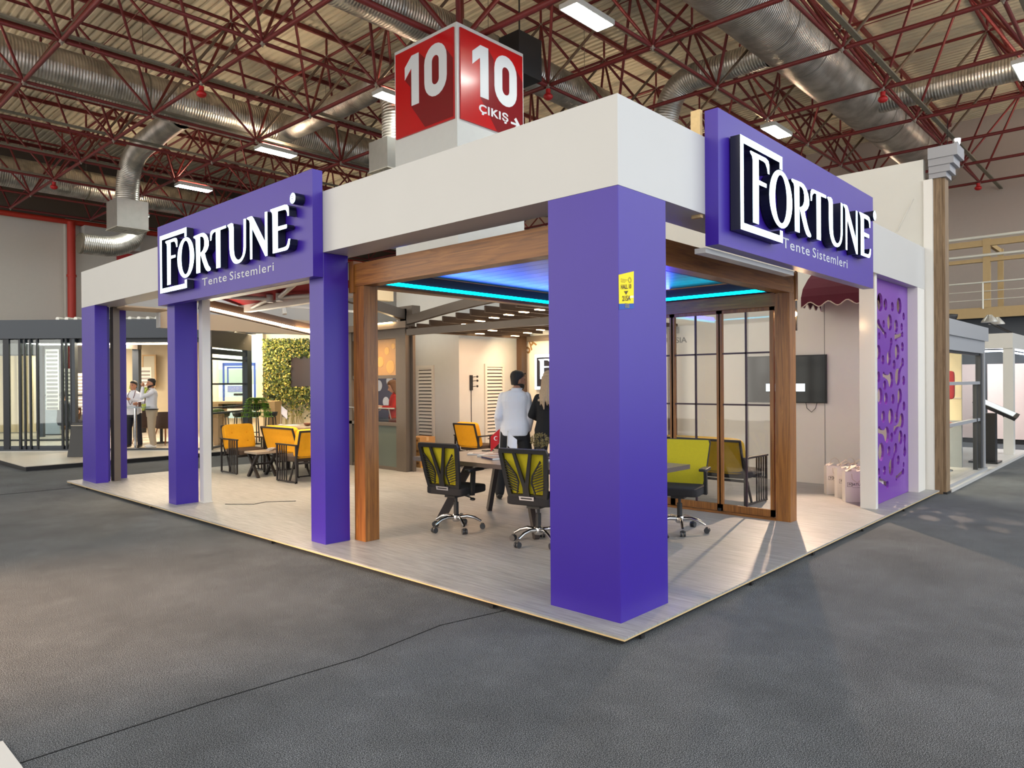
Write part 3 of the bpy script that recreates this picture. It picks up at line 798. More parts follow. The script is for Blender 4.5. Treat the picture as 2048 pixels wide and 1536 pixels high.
M_RETURN = mat('letter_return', (20, 24, 40), .3)
M_GLOW = mat('letter_halo', (60, 60, 200), .5, emit=(70, 60, 255), estr=2.0)
def big_sign(label, org, u, du):
    """org = lower left corner of the board front, u = reading direction"""
    u = Vector(u); v = Vector((0, 0, 1)); n = u.cross(v); O = Vector(org)
    c = O + u * 1.9
    t = thing('lit_sign', label, 'sign', (c.x, c.y, O.z))
    obj('sign_board', MB().prism([(0, 0), (3.8, 0), (3.8, 1.05), (0, 1.05)], None, O, u, v, .112), M_PURPLE, t)
    def letter(name, out, holes):
        outer = [(p[0] + du, p[1]) for p in out]; hs = [[(p[0] + du, p[1]) for p in h] for h in holes]
        b = obj(name, MB().prism(outer, hs, O + n * .092, u, v, .082), M_RETURN, t)
        obj('letter_face', MB().prism(outer, hs, O + n * .0935, u, v, .001), M_FACE, b)
    bx = G['boxu']; x0, x1, z0, z1, s = bx['x0'], bx['x1'], bx['z0'], bx['z1'], bx['s']
    letter('letter_frame', [(x0, z0), (x1, z0), (x1, .232), (x1 - s, .232), (x1 - s, z0 + s), (x0 + s, z0 + s), (x0 + s, z1 - s), (x1 - s, z1 - s), (x1 - s, .757), (x1, .757), (x1, z1), (x0, z1)], [])
    for k in 'FRTUNE': letter('raised_letter', G[k], [])
    letter('raised_letter', O_out, [O_in])
    ds = obj('trademark_disc', MB().prism(ell(3.62 + du, .773, .056, .056, 24), None, O + n * .11, u, v, .10), M_RETURN, t)
    obj('disc_face', MB().prism(ell(3.62 + du, .773, .052, .052, 24), None, O + n * .1115, u, v, .001), M_FACE, ds)
    m = text_mb(MB(), 'R', O + u * (3.62 + du) + v * .745 + n * .1125, u, v, .056, .042, .0008, .0, 1, 'C')
    m.prism(ell(3.62 + du, .773, .048, .048, 24), [ell(3.62 + du, .773, .043, .043, 24)], O + n * .1135, u, v, .0005)
    obj('trademark_letter', m, mat('deep_purple_ink', (40, 24, 120), .5), ds)
    def word(w, a, b): return text_mb(MB(), w, O + u * (a + du) + v * .137, u, v, .097, b - a, .002, .004, 1.12)
    obj('flat_lettering', word('Tente', 1.345, 1.985), M_SIGNWH, t); obj('flat_lettering', word('Sistemleri', 2.06, 3.05), M_SIGNWH, t)
    return t
big_sign('purple FORTUNE light box on the left face of the stand', (-.116, 7.30, 2.708), (0, -1, 0), 0)
sR = big_sign('purple FORTUNE light box on the right face of the stand', (1.187, -.112, 2.708), (1, 0, 0), -.135)
solo('support_batten', MB().box(1.15, .02, 2.93, 1.19, .1, 3.77), M_PLY, 'raw wooden batten behind the left end of right sign', 'batten')
solo('support_batten', MB().box(1.20, .005, 2.66, 2.95, .10, 2.70), M_WHITE, 'white strip under the right sign board', 'batten')

# yellow notice on the corner column (on its right face)
t = thing('hall_notice', 'small yellow notice HALL 10 215A on the corner column', 'notice', (.083, 0, 2.13))
e = -.0035; ux, vz = Vector((1, 0, 0)), Vector((0, 0, 1))
obj('paper', MB().prism([(0, 2.17), (.172, 2.185), (.176, 2.403), (-.002, 2.36)], None, (0, e, 0), ux, vz, .002), mat('notice_yellow', (250, 226, 20), .6), t)
obj('paper_footer', MB().prism([(0, 2.13), (.172, 2.15), (.172, 2.184), (0, 2.169)], None, (0, e, 0), ux, vz, .002), mat('notice_blue', (40, 84, 170), .6), t)
ink = mat('notice_ink', (84, 66, 30), .6)
uu = Vector((1, 0, .13))
m = MB(); text_mb(m, 'HALL 10', (.02, e - .001, 2.268), uu, vz, .030, .122, .0005, .03)
text_mb(m, '215A', (.034, e - .001, 2.190), uu, vz, .034, .098, .0005, .03)
m.prism([(.055, 2.257), (.105, 2.264), (.08, 2.236)], None, (0, e - .002, 0), ux, vz, .0005)
obj('notice_print', m, ink, t)
obj('notice_swirl', MB().prism([(.172, 2.238), (.14, 2.235), (.115, 2.222), (.10, 2.205), (.115, 2.205), (.135, 2.218), (.172, 2.222)], None, (0, e - .0006, 0), ux, vz, .0005), mat('notice_cream', (250, 240, 190), .6), t)
m = MB()
for k in range(3): m.box(.018, e - .0025, 2.334 - k * .009, .018 + (.085, .065, .05)[k], e - .002, 2.337 - k * .009)
m.prism(ell(.125, 2.338, .020, .020, 16), [ell(.125, 2.338, .012, .012, 12)], (0, e - .002, 0), ux, vz, .0005)
for k in range(4): m.box(.065, e - .0025, 2.176 - k * .008, .115, e - .002, 2.179 - k * .008)
obj('small_print', m, mat('notice_ink2', (176, 160, 40), .6), t)

# ------------------------------------------------------------------- wooden pergola
M_LEDC = mat('cyan_led', (0, 200, 230), .5, emit=(0, 214, 255), estr=5.0)
M_LOUV = mat('louvre_aluminium', (92, 84, 86), .35, .5)
pg = thing('wooden_pergola', 'walnut look pergola with blue lit louvred roof in the stand corner', 'pergola', (2.3, 2, .06))
def wpost(x0, y0, x1, y1):
    p = obj('post', MB().box(x0, y0, .06, x1, y1, 2.64), M_WOODZ, pg); return p
wpost(.335, 3.30, .505, 3.48); wpost(4.08, .50, 4.25, .67); wpost(4.08, 3.30, 4.25, 3.48)
wpost(.335, .66, .505, .83)
obj('beam', MB().box(.33, .50, 2.642, .47, 3.50, 2.87), M_WOODY, pg); obj('beam', MB().box(4.12, .50, 2.642, 4.26, 3.50, 2.87), M_WOODY, pg)
obj('beam', MB().box(.47, .50, 2.642, 4.12, .64, 2.87), M_WOODX, pg); obj('beam', MB().box(.47, 3.36, 2.642, 4.12, 3.50, 2.87), M_WOODX, pg)
obj('corner_cap', MB().box(.31, 3.44, 2.58, .42, 3.52, 2.90).box(4.235, .49, 2.57, 4.30, .60, 2.89), M_WOODZ, pg)
M_DKW = mat('dark_gutter', (40, 34, 44), .5, .2)
obj('inner_gutter', MB().box(.47, .64, 2.66, .56, 3.36, 2.80).box(4.03, .64, 2.66, 4.12, 3.36, 2.80).box(.56, .64, 2.66, 4.03, .73, 2.80).box(.56, 3.27, 2.66, 4.03, 3.36, 2.80), M_DKW, pg)
for k in range(17):
    x = .60 + k * .2
    obj('louvre', MB().prism([(x, 2.806), (x + .195, 2.806), (x + .195, 2.822), (x + .10, 2.835), (x, 2.822)], None, (0, .73, 0), (1, 0, 0), (0, 0, 1), 2.54), M_LOUV, pg)
obj('led_strip', MB().box(.57, 3.255, 2.668, 4.02, 3.27, 2.70), M_LEDC, pg); obj('led_strip', MB().box(4.012, .74, 2.668, 4.028, 3.25, 2.70), M_LEDC, pg)
obj('led_strip', MB().box(.565, .74, 2.70, .58, 3.25, 2.72), M_LEDC, pg); obj('led_strip', MB().box(.57, .735, 2.70, 4.02, .75, 2.72), M_LEDC, pg)
for nm, loc, tg, sx, sy in (('led_glow', (2.3, 3.2, 2.72), (2.3, 2.0, 2.95), 3.2, .06), ('led_glow', (3.98, 2.0, 2.72), (2.6, 2.0, 2.95), .06, 2.4)):
    area_light(nm, loc, tg, sx, sy, 10.0, (.05, .06, 1.0), pg)
# glass sliding doors under the right beam
dr = thing('sliding_glass_door', 'wood framed sliding glass doors with dark muntins under pergola', 'door', (4.12, 2, .06))
gx = 4.13
def leaf(y0, y1):
    l = obj('door_leaf', MB().box(gx - .02, y0, .09, gx + .02, y0 + .045, 2.5).box(gx - .02, y1 - .045, .09, gx + .02, y1, 2.5).box(gx - .02, y0, .09, gx + .02, y1, .17).box(gx - .02, y0, 2.46, gx + .02, y1, 2.50), M_WOODZ, dr)
    obj('pane', MB().add([(gx, y0 + .04, .16), (gx, y1 - .04, .16), (gx, y1 - .04, 2.47), (gx, y0 + .04, 2.47)], [(0, 1, 2, 3)]), M_GLASS, l)
    mm = MB(); ym = (y0 + y1) / 2
    for z in (1.37, 1.98): mm.box(gx - .011, y0 + .04, z - .01, gx + .011, y1 - .04, z + .01)
    mm.box(gx - .011, ym - .01, .16, gx + .011, ym + .01, 2.47)
    obj('muntin', mm, mat('muntin_bronze', (52, 36, 46), .4, .2), l)
for a, b in ((.70, 1.375), (1.36, 2.02), (2.0, 2.66), (2.64, 3.30)): leaf(a, b)
obj('bottom_track', MB().box(gx - .06, .67, .06, gx + .06, 3.30, .085), M_WOODY, dr); obj('top_track', MB().box(gx - .05, .67, 2.50, gx + .05, 3.30, 2.655), M_WOODY, dr)
obj('leaf_roller', MB().box(gx - .03, 1.35, .075, gx - .02, 1.39, .12), M_BLACK, dr)

# ------------------------------------------------------------------- right end: wall, perforated panel, white posts
struct('wall_2', MB().box(7.37, .15, .06, 7.75, 7.62, 2.955), mat('stand_wall', (226, 222, 212), .28, var=.02, coat=.15), 'glossy white rear wall of the stand', 'wall')
solo('wall_joint', MB().box(7.366, 1.275, .1, 7.3698, 1.285, 2.95).box(7.366, 2.5, .1, 7.3698, 2.51, 2.95), mat('joint_grey', (150, 148, 142), .6), 'fine grey joints on the white wall beside the television', 'joint')
def wpost2(name, box, lab): return solo(name, MB().box(*box), M_WHITEB, lab, 'post')
wpost2('white_post', (5.56, .04, .06, 5.65, .22, 2.955), 'white post left of the perforated purple screen'); wpost2('white_post', (7.37, 0.002, .06, 7.75, .148, 2.955), 'wide white post right of the perforated purple screen')
# tall partition and neighbour's pilaster
struct('wall_3', MB().box(7.80, .02, .0, 7.92, 7.5, 4.85), mat('partition_white', (214, 212, 204), .6, var=.02), 'tall white partition rising above the stand on its right', 'wall')
solo('partition_edge', MB().box(7.77, -.10, 0, 7.95, .015, 4.54), M_WHITEB, 'white end profile of the tall partition', 'profile')
solo('partition_edge', MB().box(7.78, 1.0, 2.9, 7.80, 1.28, 4.5), M_WHITEB, 'short vertical batten on the tall partition', 'profile')
m = MB(); pts = [Vector((7.79, .95, 3.1)), Vector((7.79, .6, 3.4)), Vector((7.79, .35, 3.9)), Vector((7.79, .15, 4.3))]; m.path(pts, .007, 6)
solo('cable', m, mat('white_cable', (220, 218, 210), .5), 'thin white cable drooping down the tall partition', 'cable')
t = thing('pilaster', 'brown wood pilaster with grey stepped capital at partition end', 'pilaster', (7.95, -.17, 0))
M_BRW = streak_mat('aged_wood_z', [(.3, (92, 72, 50)), (.55, (134, 110, 82)), (.8, (160, 136, 104))], scale=(40, 40, 1.5), rough=.6)
obj('pilaster_shaft', MB().box(7.86, -.24, 0, 8.08, -.08, 4.55).box(7.83, -.20, 0, 7.86, -.10, 4.55), M_BRW, t)
M_CAP = mat('capital_grey', (150, 150, 154), .45, .2)
obj('capital', MB().box(7.80, -.27, 4.55, 8.12, -.05, 4.62).box(7.78, -.32, 4.62, 8.14, -.05, 4.72).box(7.76, -.37, 4.72, 8.16, -.05, 4.82).box(7.74, -.42, 4.82, 8.18, -.05, 4.98), M_CAP, t)
obj('pilaster_foot', MB().box(7.85, -.25, 0, 8.09, -.07, .03), M_DARK, t)
t = thing('clip_spotlight', 'small chrome spotlight clipped on the capital', 'spotlight', (8.1, -.3, 4.98))
obj('clip_arm', MB().path([(8.0, -.3, 4.98), (8.05, -.32, 5.08), (8.14, -.34, 5.10)], .012, 6), M_CHROME, t); obj('lamp_head', MB().lathe([(.02, 0), (.05, .05), (.055, .12)], (8.12, -.34, 5.02), 12), M_CHROME, t)

# perforated screen traced from its openings: dumbbells and discs
def dumb(p, r1, q, r2, neck, n=14):
    p = Vector(p); q = Vector(q); d = (q - p); L_ = d.length; d.normalize(); nn = Vector((-d.y, d.x)); out = []
    a1 = R(38); a2 = R(38)
    for k in range(n + 1):
        a = a1 + (2 * math.pi - 2 * a1) * k / n; out.append(p + d * r1 * math.cos(a) + nn * r1 * math.sin(a))
    s1, s2 = r1 * math.cos(a1), L_ - r2 * math.cos(a2); w1, w2 = r1 * math.sin(a1), r2 * math.sin(a2)
    def nk(t):
        b = w1 * (1 - t) + w2 * t; return b - (b - neck) * math.sin(math.pi * t) ** .8
    for k in range(1, 6): t_ = k / 6; out.append(p + d * (s1 + (s2 - s1) * t_) - nn * nk(t_))
    for k in range(n + 1):
        a = math.pi + a2 + (2 * math.pi - 2 * a2) * k / n; out.append(q + d * r2 * math.cos(a) + nn * r2 * math.sin(a))
    for k in range(1, 6): t_ = 1 - k / 6; out.append(p + d * (s1 + (s2 - s1) * t_) + nn * nk(t_))
    return [(v.x, v.y) for v in out]
HOLES = [(7.107, 2.284, 0.041, 6.782, 2.229, 0.055), (6.574, 2.16, 0.056, 6.468, 1.938, 0.095), (7.114, 1.897, 0.062, 6.864, 1.689, 0.119), (6.233, 1.718, 0.043, 6.543, 1.649, 0.11), (6.959, 1.43, 0.104, 6.796, 1.138, 0.078), (7.047, 1.086, 0.104, 6.723, 0.968, 0.064), (6.349, 0.929, 0.109, 6.029, 1.006, 0.054), (6.753, 0.723, 0.071, 6.541, 0.478, 0.11), (7.107, 0.373, 0.045, 6.78, 0.313, 0.038), (6.036, 0.37, 0.043, 6.37, 0.266, 0.054), (7.189, 0.828, 0.063, 7.186, 0.639, 0.067), (6.023, 2.371, 0.062, 6.322, 2.24, 0.044), (6.091, 2.655, 0.12), (6.329, 2.643, 0.079), (6.638, 2.636, 0.065), (6.954, 2.669, 0.114), (7.171, 2.538, 0.055), (6.245, 2.383, 0.051), (6.511, 2.417, 0.11), (6.806, 2.383, 0.088), (7.072, 2.386, 0.055), (6.052, 2.218, 0.048), (7.104, 2.112, 0.067), (6.849, 2.03, 0.107), (6.016, 2.006, 0.096), (6.205, 1.913, 0.062), (6.705, 1.857, 0.065), (6.011, 1.689, 0.073), (7.154, 1.641, 0.067), (6.277, 1.581, 0.067), (6.069, 1.448, 0.106), (6.325, 1.407, 0.079), (6.641, 1.393, 0.069), (7.162, 1.284, 0.067), (6.204, 1.172, 0.078), (6.534, 1.159, 0.11), (6.569, 0.88, 0.065), (6.984, 0.855, 0.099), (6.106, 0.721, 0.12), (6.444, 0.706, 0.068), (6.87, 0.55, 0.066), (7.13, 0.465, 0.039), (6.242, 0.467, 0.062), (6.0, 0.47, 0.053)]
t = thing('perforated_screen', 'purple screen with flowing drop shaped cut-outs', 'screen', (6.5, .15, .06))
hl = []
for h in HOLES:
    hl.append(ell(h[0], h[1], h[2], h[2], 18) if len(h) == 3 else dumb((h[0], h[1]), h[2], (h[3], h[4]), h[5], .028))
obj('screen_board', MB().prism([(5.65, .062), (7.369, .062), (7.369, 2.954), (5.65, 2.954)], hl, (0, .13, 0), (1, 0, 0), (0, 0, 1), .03), mat('violet_board', (108, 44, 160), .32, coat=.2), t)

# =================================================================== INSIDE THE STAND
# pillar louvres
def louvre_grille(label, org, u, x0, x1, z0, z1):
    u = Vector(u); v = Vector((0, 0, 1)); n = u.cross(v); O = Vector(org)
    t = thing('louvre_grille', label, 'grille', tuple(O + u * ((x0 + x1) / 2) + v * z0), 0, 'louvre grilles of the pillar')
    W_ = mat('grille_paint', (206, 202, 194), .5)
    obj('grille_frame', MB().prism([(x0 - .06, z0 - .06), (x1 + .06, z0 - .06), (x1 + .06, z1 + .06), (x0 - .06, z1 + .06)], [[(x0, z0), (x1, z0), (x1, z1), (x0, z1)]], O + n * .03, u, v, .03), W_, t)
    m = MB(); z = z0; M3 = None
    while z < z1 - .02:
        a = O + u * x0 + v * z + n * .028; b = O + u * x1 + v * z + n * .028
        m.add([a, b, b + v * .045 - n * .026, a + v * .045 - n * .026, a + v * .008, b + v * .008, b + v * .053 - n * .026, a + v * .053 - n * .026], [(0, 1, 2, 3), (4, 7, 6, 5), (0, 4, 5, 1)])
        z += .07
    obj('slat_field', m, W_, t)
    obj('grille_back', MB().prism([(x0, z0), (x1, z0), (x1, z1), (x0, z1)], None, O + n * .002, u, v, .001), mat('grille_dark', (40, 36, 34), .8), t)
louvre_grille('grey louvre grille behind the cardboard boxes', (PX, PY + PW, 0), (0, -1, 0), PY + PW - 8.83, PY + PW - 8.41, .45, 1.95)
louvre_grille('warm lit louvre grille left of the man in white shirt', (PX, PY, 0), (1, 0, 0), .75, 1.20, .45, 1.97)
t = thing('coat_rack', 'small black wall hook rack with cable on the pillar', 'hook rack', (5.97, 7.6, 1.55))
m = MB().box(5.93, 7.595, 1.50, 6.0, 7.618, 1.80)
obj('rack_plate', m, M_BLACK, t)
for z in (1.57, 1.68, 1.76): obj('hook', MB().tube((5.97, 7.595, z), (6.03, 7.54, z + .01), .008, 6).ball((6.06, 7.53, z + .01), .024, 8, 6), M_BLACK, t)
obj('rack_cable', MB().path([(5.965, 7.61, 1.5), (5.97, 7.612, .9), (5.96, 7.61, .1)], .006, 6), M_DARK, t)

# taupe kiosk pergola with counter (front plane x = 4.18)
kt = thing('kiosk_pergola', 'taupe metal kiosk with sloping roof and bar front', 'kiosk', (4.6, 9, .06))
def tb(name, *b, m=M_TAUPE): return obj(name, MB().box(*b), m, kt)
tb('post', 4.18, 7.44, .06, 4.32, 7.60, 2.75); tb('post', 4.18, 9.1, .06, 4.32, 9.26, 2.75)
tb('post_cladding', 4.18, 7.60, .06, 4.26, 7.72, 2.64); tb('post_cladding', 4.30, 7.38, .06, 4.36, 7.44, 2.6)
tb('header_beam', 4.20, 7.72, 2.47, 4.30, 10.4, 2.64); tb('gutter_beam', 4.12, 7.36, 2.64, 4.34, 10.4, 2.76, m=mat('taupe_light', (128, 112, 96), .4, .3))
tb('mid_rail', 4.20, 7.72, 1.74, 4.28, 10.4, 1.80); tb('sill_rail', 4.18, 7.72, .87, 4.30, 10.4, .93)
tb('counter_front', 4.22, 7.72, .12, 4.26, 10.4, .87, m=mat('counter_green_grey', (92, 100, 92), .3, .1, coat=.3)); tb('kick_rail', 4.20, 7.72, .06, 4.28, 10.4, .12)
M_GOLDP = mat('gold_panel', (160, 114, 46), .25, .2, coat=.4, var=.05)
gp = tb('upper_panel', 4.235, 7.74, 1.80, 4.245, 10.4, 2.47, m=M_GOLDP)
m = MB(); random.seed(3)
for cy, cz, r_ in ((8.05, 2.25, .07), (7.95, 1.95, .12), (8.25, 2.05, .10), (8.5, 2.3, .12), (8.75, 2.0, .09), (9.1, 2.2, .11), (9.6, 2.0, .1), (7.86, 2.33, .05)):
    m.tube((4.2345, cy, cz), (4.2325, cy, cz), r_, 22)
obj('drop_pattern', m, mat('gold_pattern', (184, 138, 62), .3, .2, coat=.3), gp)
obj('handrail', MB().tube((4.15, 7.72, 1.19), (4.15, 10.4, 1.19), .014, 8).tube((4.15, 7.9, 1.19), (4.2, 7.9, 1.0), .01, 6).tube((4.15, 9.0, 1.19), (4.2, 9.0, 1.0), .01, 6), M_GALV, kt)
obj('guard_pane', MB().add([(4.24, 7.74, .93), (4.24, 10.4, .93), (4.24, 10.4, 1.17), (4.24, 7.74, 1.17)], [(0, 1, 2, 3)]), M_GLASS, kt)
obj('roof_beam', MB().bar((2.9, 7.50, 3.13), (4.28, 7.50, 2.86), .12, .17), M_TAUPE, kt)
obj('roof_wing', MB().prism([(7.2, 3.02), (7.60, 2.98), (8.3, 2.96), (8.35, 3.0), (7.6, 3.03), (7.2, 3.06)], None, (4.16, 0, 0), (0, -1, 0), (0, 0, 1), .0) if False else MB().add([(4.18, 7.24, 3.03), (4.18, 7.62, 2.76), (4.18, 8.05, 3.02), (4.36, 7.24, 3.03), (4.36, 7.62, 2.76), (4.36, 8.05, 3.02), (4.18, 7.24, 2.76), (4.36, 7.24, 2.76)], [(0, 2, 1, 6), (3, 7, 4, 5), (0, 6, 7, 3), (6, 1, 4, 7), (1, 2, 5, 4), (2, 0, 3, 5)]), M_TAUPE, kt)
tb('post_head', 4.18, 7.40, 2.76, 4.32, 7.58, 2.98)
lb = obj('light_bar', MB().box(4.06, 7.70, 2.735, 4.10, 8.45, 2.755), M_LEDW, kt)
# patterned rear wall of the kiosk
t = thing('patterned_back_wall', 'dark purple wall with white drop pattern behind the kiosk counter', 'wall panel', (5.53, 9, .06))
obj('panel', MB().box(5.50, 9.0, .06, 5.56, 10.4, 2.5), mat('dark_violet', (32, 12, 60), .35, coat=.2), t)
m = MB()
for cy, cz, r_ in ((9.62, 1.70, .11), (9.45, 1.36, .08), (9.15, 1.56, .09), (9.25, 1.20, .10), (9.75, 1.25, .11), (10.0, 1.6, .12), (9.4, 1.9, .09), (9.12, 1.95, .07), (9.9, 2.1, .1)):
    m.tube((5.498, cy, cz), (5.493, cy, cz), r_, 22)
obj('drop_pattern', m, mat('pattern_white', (226, 224, 228), .3), t)
# things on the counter inside
t = thing('display_case', 'low glass display case behind the kiosk counter', 'display case', (4.6, 8.4, .93))
obj('case_glass', MB().box(4.40, 8.0, .70, 4.58, 9.0, 1.0), M_GLASSG, t); obj('case_base', MB().box(4.38, 7.98, .06, 4.60, 9.02, .70), M_DARK, t)
# people wear and lamp behind; glow of the kiosk
point('kiosk_lamp', (4.75, 8.4, 2.45), 8, (1, .8, .55), .08, kt)

# arched slatted pergola with small lights (front plane x = 4.18)
st = thing('slatted_pergola', 'brown arched pergola of slats with small warm lights', 'pergola', (5.8, 5.9, .06))
def zarc(y): t_ = (7.3 - y) / 3.6; return 2.80 + .24 * math.sin(min(1, max(0, t_)) * math.pi * .62)
for x in (4.14, 7.26):
    m = MB(); ys = [7.36 - k * .18 for k in range(21)]
    for a, b in zip(ys, ys[1:]): m.add([(x, a, zarc(a) - .10), (x, b, zarc(b) - .10), (x, b, zarc(b) + .05), (x, a, zarc(a) + .05), (x + .09, a, zarc(a) - .10), (x + .09, b, zarc(b) - .10), (x + .09, b, zarc(b) + .05), (x + .09, a, zarc(a) + .05)],
                                        [(0, 3, 2, 1), (4, 5, 6, 7), (0, 1, 5, 4), (2, 3, 7, 6)])
    obj('arched_beam', m, M_TAUPE, st)
    obj('tie_beam', MB().box(x, 3.76, 2.50, x + .09, 7.36, 2.61), M_TAUPE, st)
M_BRN = mat('brown_aluminium', (72, 52, 36), .45, .3)
k = 0; y = 7.18
while y > 3.85:
    z = zarc(y) - .13
    s = obj('slat', MB().box(4.24, y - .02, z - .09, 7.24, y + .02, z + .02), M_BRN, st)
    for x in (4.70, 5.7, 6.7): obj('slat_light', MB().box(x, y - .03, z - .10, x + .19, y + .03, z - .088), M_LEDW, s)
    y -= .34; k += 1
obj('end_beam', MB().box(4.2, 7.30, 2.56, 7.30, 7.40, 2.66), M_BRN, st); obj('end_beam', MB().box(4.2, 3.76, 2.56, 7.30, 3.86, 2.66), M_BRN, st)
obj('post', MB().box(7.10, 7.28, .06, 7.26, 7.42, 2.60), M_BRN, st); obj('post', MB().box(7.14, 3.76, .06, 7.26, 3.88, 2.60), M_BRN, st)
obj('post', MB().box(4.16, 3.74, .06, 4.26, 3.84, 2.60), M_TAUPE, st)
area_light('slat_glow', (5.75, 6.5, 2.58), (5.75, 6.5, 0), 2.6, 1.4, 26, (1, .56, .30), st)
area_light('slat_glow', (5.75, 4.8, 2.58), (5.75, 4.8, 0), 2.6, 1.2, 10, (1, .62, .36), st)

# sloping rafter with LED line beside the second column
t = thing('led_rafter', 'sloping brown rafter with a bright LED line behind left sign', 'rafter', (1.4, 7.05, 2.6))
obj('rafter', MB().bar((.36, 7.10, 2.76), (2.55, 7.10, 2.41), .10, .15), M_BRN, t)
obj('led_line', MB().bar((.42, 7.025, 2.70), (2.5, 7.025, 2.37), .035, .03), mat('led_line', (255, 250, 235), .5, emit=(255, 246, 226), estr=9), t)
obj('rafter_post', MB().box(2.45, 7.06, .06, 2.55, 7.16, 2.36), M_BRN, t)
area_light('led_line_glow', (1.5, 7.0, 2.5), (1.5, 6.9, 0), 2.0, .1, 30, (1, .82, .58), t)
# retractable awning: front bar along Y, folding arms, red cloth
t = thing('retractable_awning', 'retractable awning with white folding arms and red cloth', 'awning', (.9, 6, 2.7))
M_ARM = mat('awning_arm', (206, 196, 184), .4, .2)
obj('front_bar', MB().box(.96, 4.2, 2.68, 1.06, 7.20, 2.79), M_ARM, t)
obj('end_cap', MB().prism([(0, 0), (.14, 0), (.13, .13), (.05, .16), (-.02, .06)], None, (.94, 7.23, 2.66), (1, 0, 0), (0, 0, 1), .03), M_ARM, t)
obj('cassette', MB().box(.36, 4.2, 2.80, .50, 7.4, 2.95), M_ARM, t)
obj('red_cloth', MB().add([(.5, 4.25, 2.93), (.98, 4.25, 2.78), (.98, 7.17, 2.78), (.5, 7.3, 2.93)], [(0, 1, 2, 3)]).add([(.5, 4.25, 2.925), (.98, 4.25, 2.775), (.98, 7.17, 2.775), (.5, 7.3, 2.925)], [(3, 2, 1, 0)]), mat('awning_red', (150, 12, 18), .8), t)
for a, e, b in (((.99, 6.9, 2.73), (.80, 6.02, 2.77), (.48, 6.75, 2.84)), ((.99, 4.6, 2.73), (.80, 5.78, 2.77), (.48, 4.8, 2.84))):
    m = MB(); m.tube(a, e, .026, 10); m.tube(e, b, .030, 10); m.tube((e[0], e[1], e[2] - .05), (e[0], e[1], e[2] + .05), .045, 14)
    obj('folding_arm', m, M_ARM, t)

# maroon scalloped awning on the rear wall
t = thing('scalloped_awning', 'maroon window awning with pale trimmed scalloped edge', 'awning', (6.9, .9, 2.85))
M_MAR = mat('maroon_cloth', (88, 24, 42), .85); M_TRIM = mat('cream_trim', (214, 200, 180), .7)
y0, y1 = .42, 1.32; xf = 6.55; n = 26
m = MB()
prof = [(7.365, 3.35), (7.1, 3.30), (6.82, 3.14), (6.62, 2.98), (xf, 2.84)]
for (xa, za), (xb, zb) in zip(prof, prof[1:]): m.add([(xa, y0, za), (xb, y0, zb), (xb, y1, zb), (xa, y1, za)], [(0, 1, 2, 3)], True)
m.add([(7.365, y1, 3.35)] + [(a, y1, b) for a, b in prof[1:]] + [(7.365, y1, 2.84)], [tuple(range(len(prof) + 1))]); m.add([(7.365, y0, 3.35)] + [(a, y0, b) for a, b in prof[1:]] + [(7.365, y0, 2.84)], [tuple(reversed(range(len(prof) + 1)))])
obj('canopy', m, M_MAR, t)
def scal(q): return 2.74 + .035 * math.cos(q * 2 * math.pi * 3.5)
m = MB(); q = MB(); prev = None
ptsA = [(xf, y0 + (y1 - y0) * k / n, scal(k / n)) for k in range(n + 1)] + [(xf + (7.36 - xf) * k / n, y1, scal(k / n)) for k in range(1, n + 1)]
for a, b in zip(ptsA, ptsA[1:]): m.add([a, b, (b[0], b[1], 2.86), (a[0], a[1], 2.86)], [(0, 1, 2, 3)])
q.path(ptsA, .008, 6)
obj('valance', m, M_MAR, t); obj('edge_trim', q, M_TRIM, t)
ptsB = [(xf + (7.36 - xf) * k / n, y0, scal(k / n)) for k in range(n + 1)]; m = MB()
for a, b in zip(ptsB, ptsB[1:]): m.add([a, b, (b[0], b[1], 2.86), (a[0], a[1], 2.86)], [(0, 1, 2, 3)])
obj('valance', m, M_MAR, t); obj('edge_trim', MB().path(ptsB, .008, 6), M_TRIM, t)

# glowing globe bulb on the dark rod outside the pergola
t = thing('wall_lamp', 'warm bulb on a black bracket beside the wooden post', 'lamp', (4.55, .62, 2.4))
obj('lamp_rod', MB().box(4.54, .60, 2.24, 4.56, .62, 2.95), M_BLACK, t); obj('lamp_holder', MB().box(4.44, .58, 2.50, 4.50, .64, 2.64).tube((4.47, .61, 2.47), (4.47, .61, 2.55), .026, 10), M_BLACK, t)
obj('bulb', MB().ball((4.47, .60, 2.43), .032, 14, 10), mat('bulb_warm', (255, 220, 160), .5, emit=(255, 196, 120), estr=60), t)
obj('bulb', MB().ball((4.47, .61, 2.56), .026, 12, 8, (1, 1, 1.4)), M_CHROME, t)
point('bulb_light', (4.47, .52, 2.40), 2, (1, .66, .40), .03, t)
t = thing('assumed_spotlight', 'assumed small white spotlight under the maroon awning', 'spotlight', (7.3, 1.9, 2.62))  # lamp not seen; assumed from the shadow edges of the posts
obj('spot_arm', MB().tube((7.365, 1.9, 2.66), (7.22, 1.9, 2.64), .012, 8), M_WHITEB, t); obj('spot_head', MB().tube((7.24, 1.92, 2.68), (7.14, 1.86, 2.60), .04, 14), M_WHITEB, t)
spot('assumed_spot_beam', (7.10, 1.80, 2.58), (3.6, -.5, 0), 330, (1, .70, .48), 75, .5, .03, t)

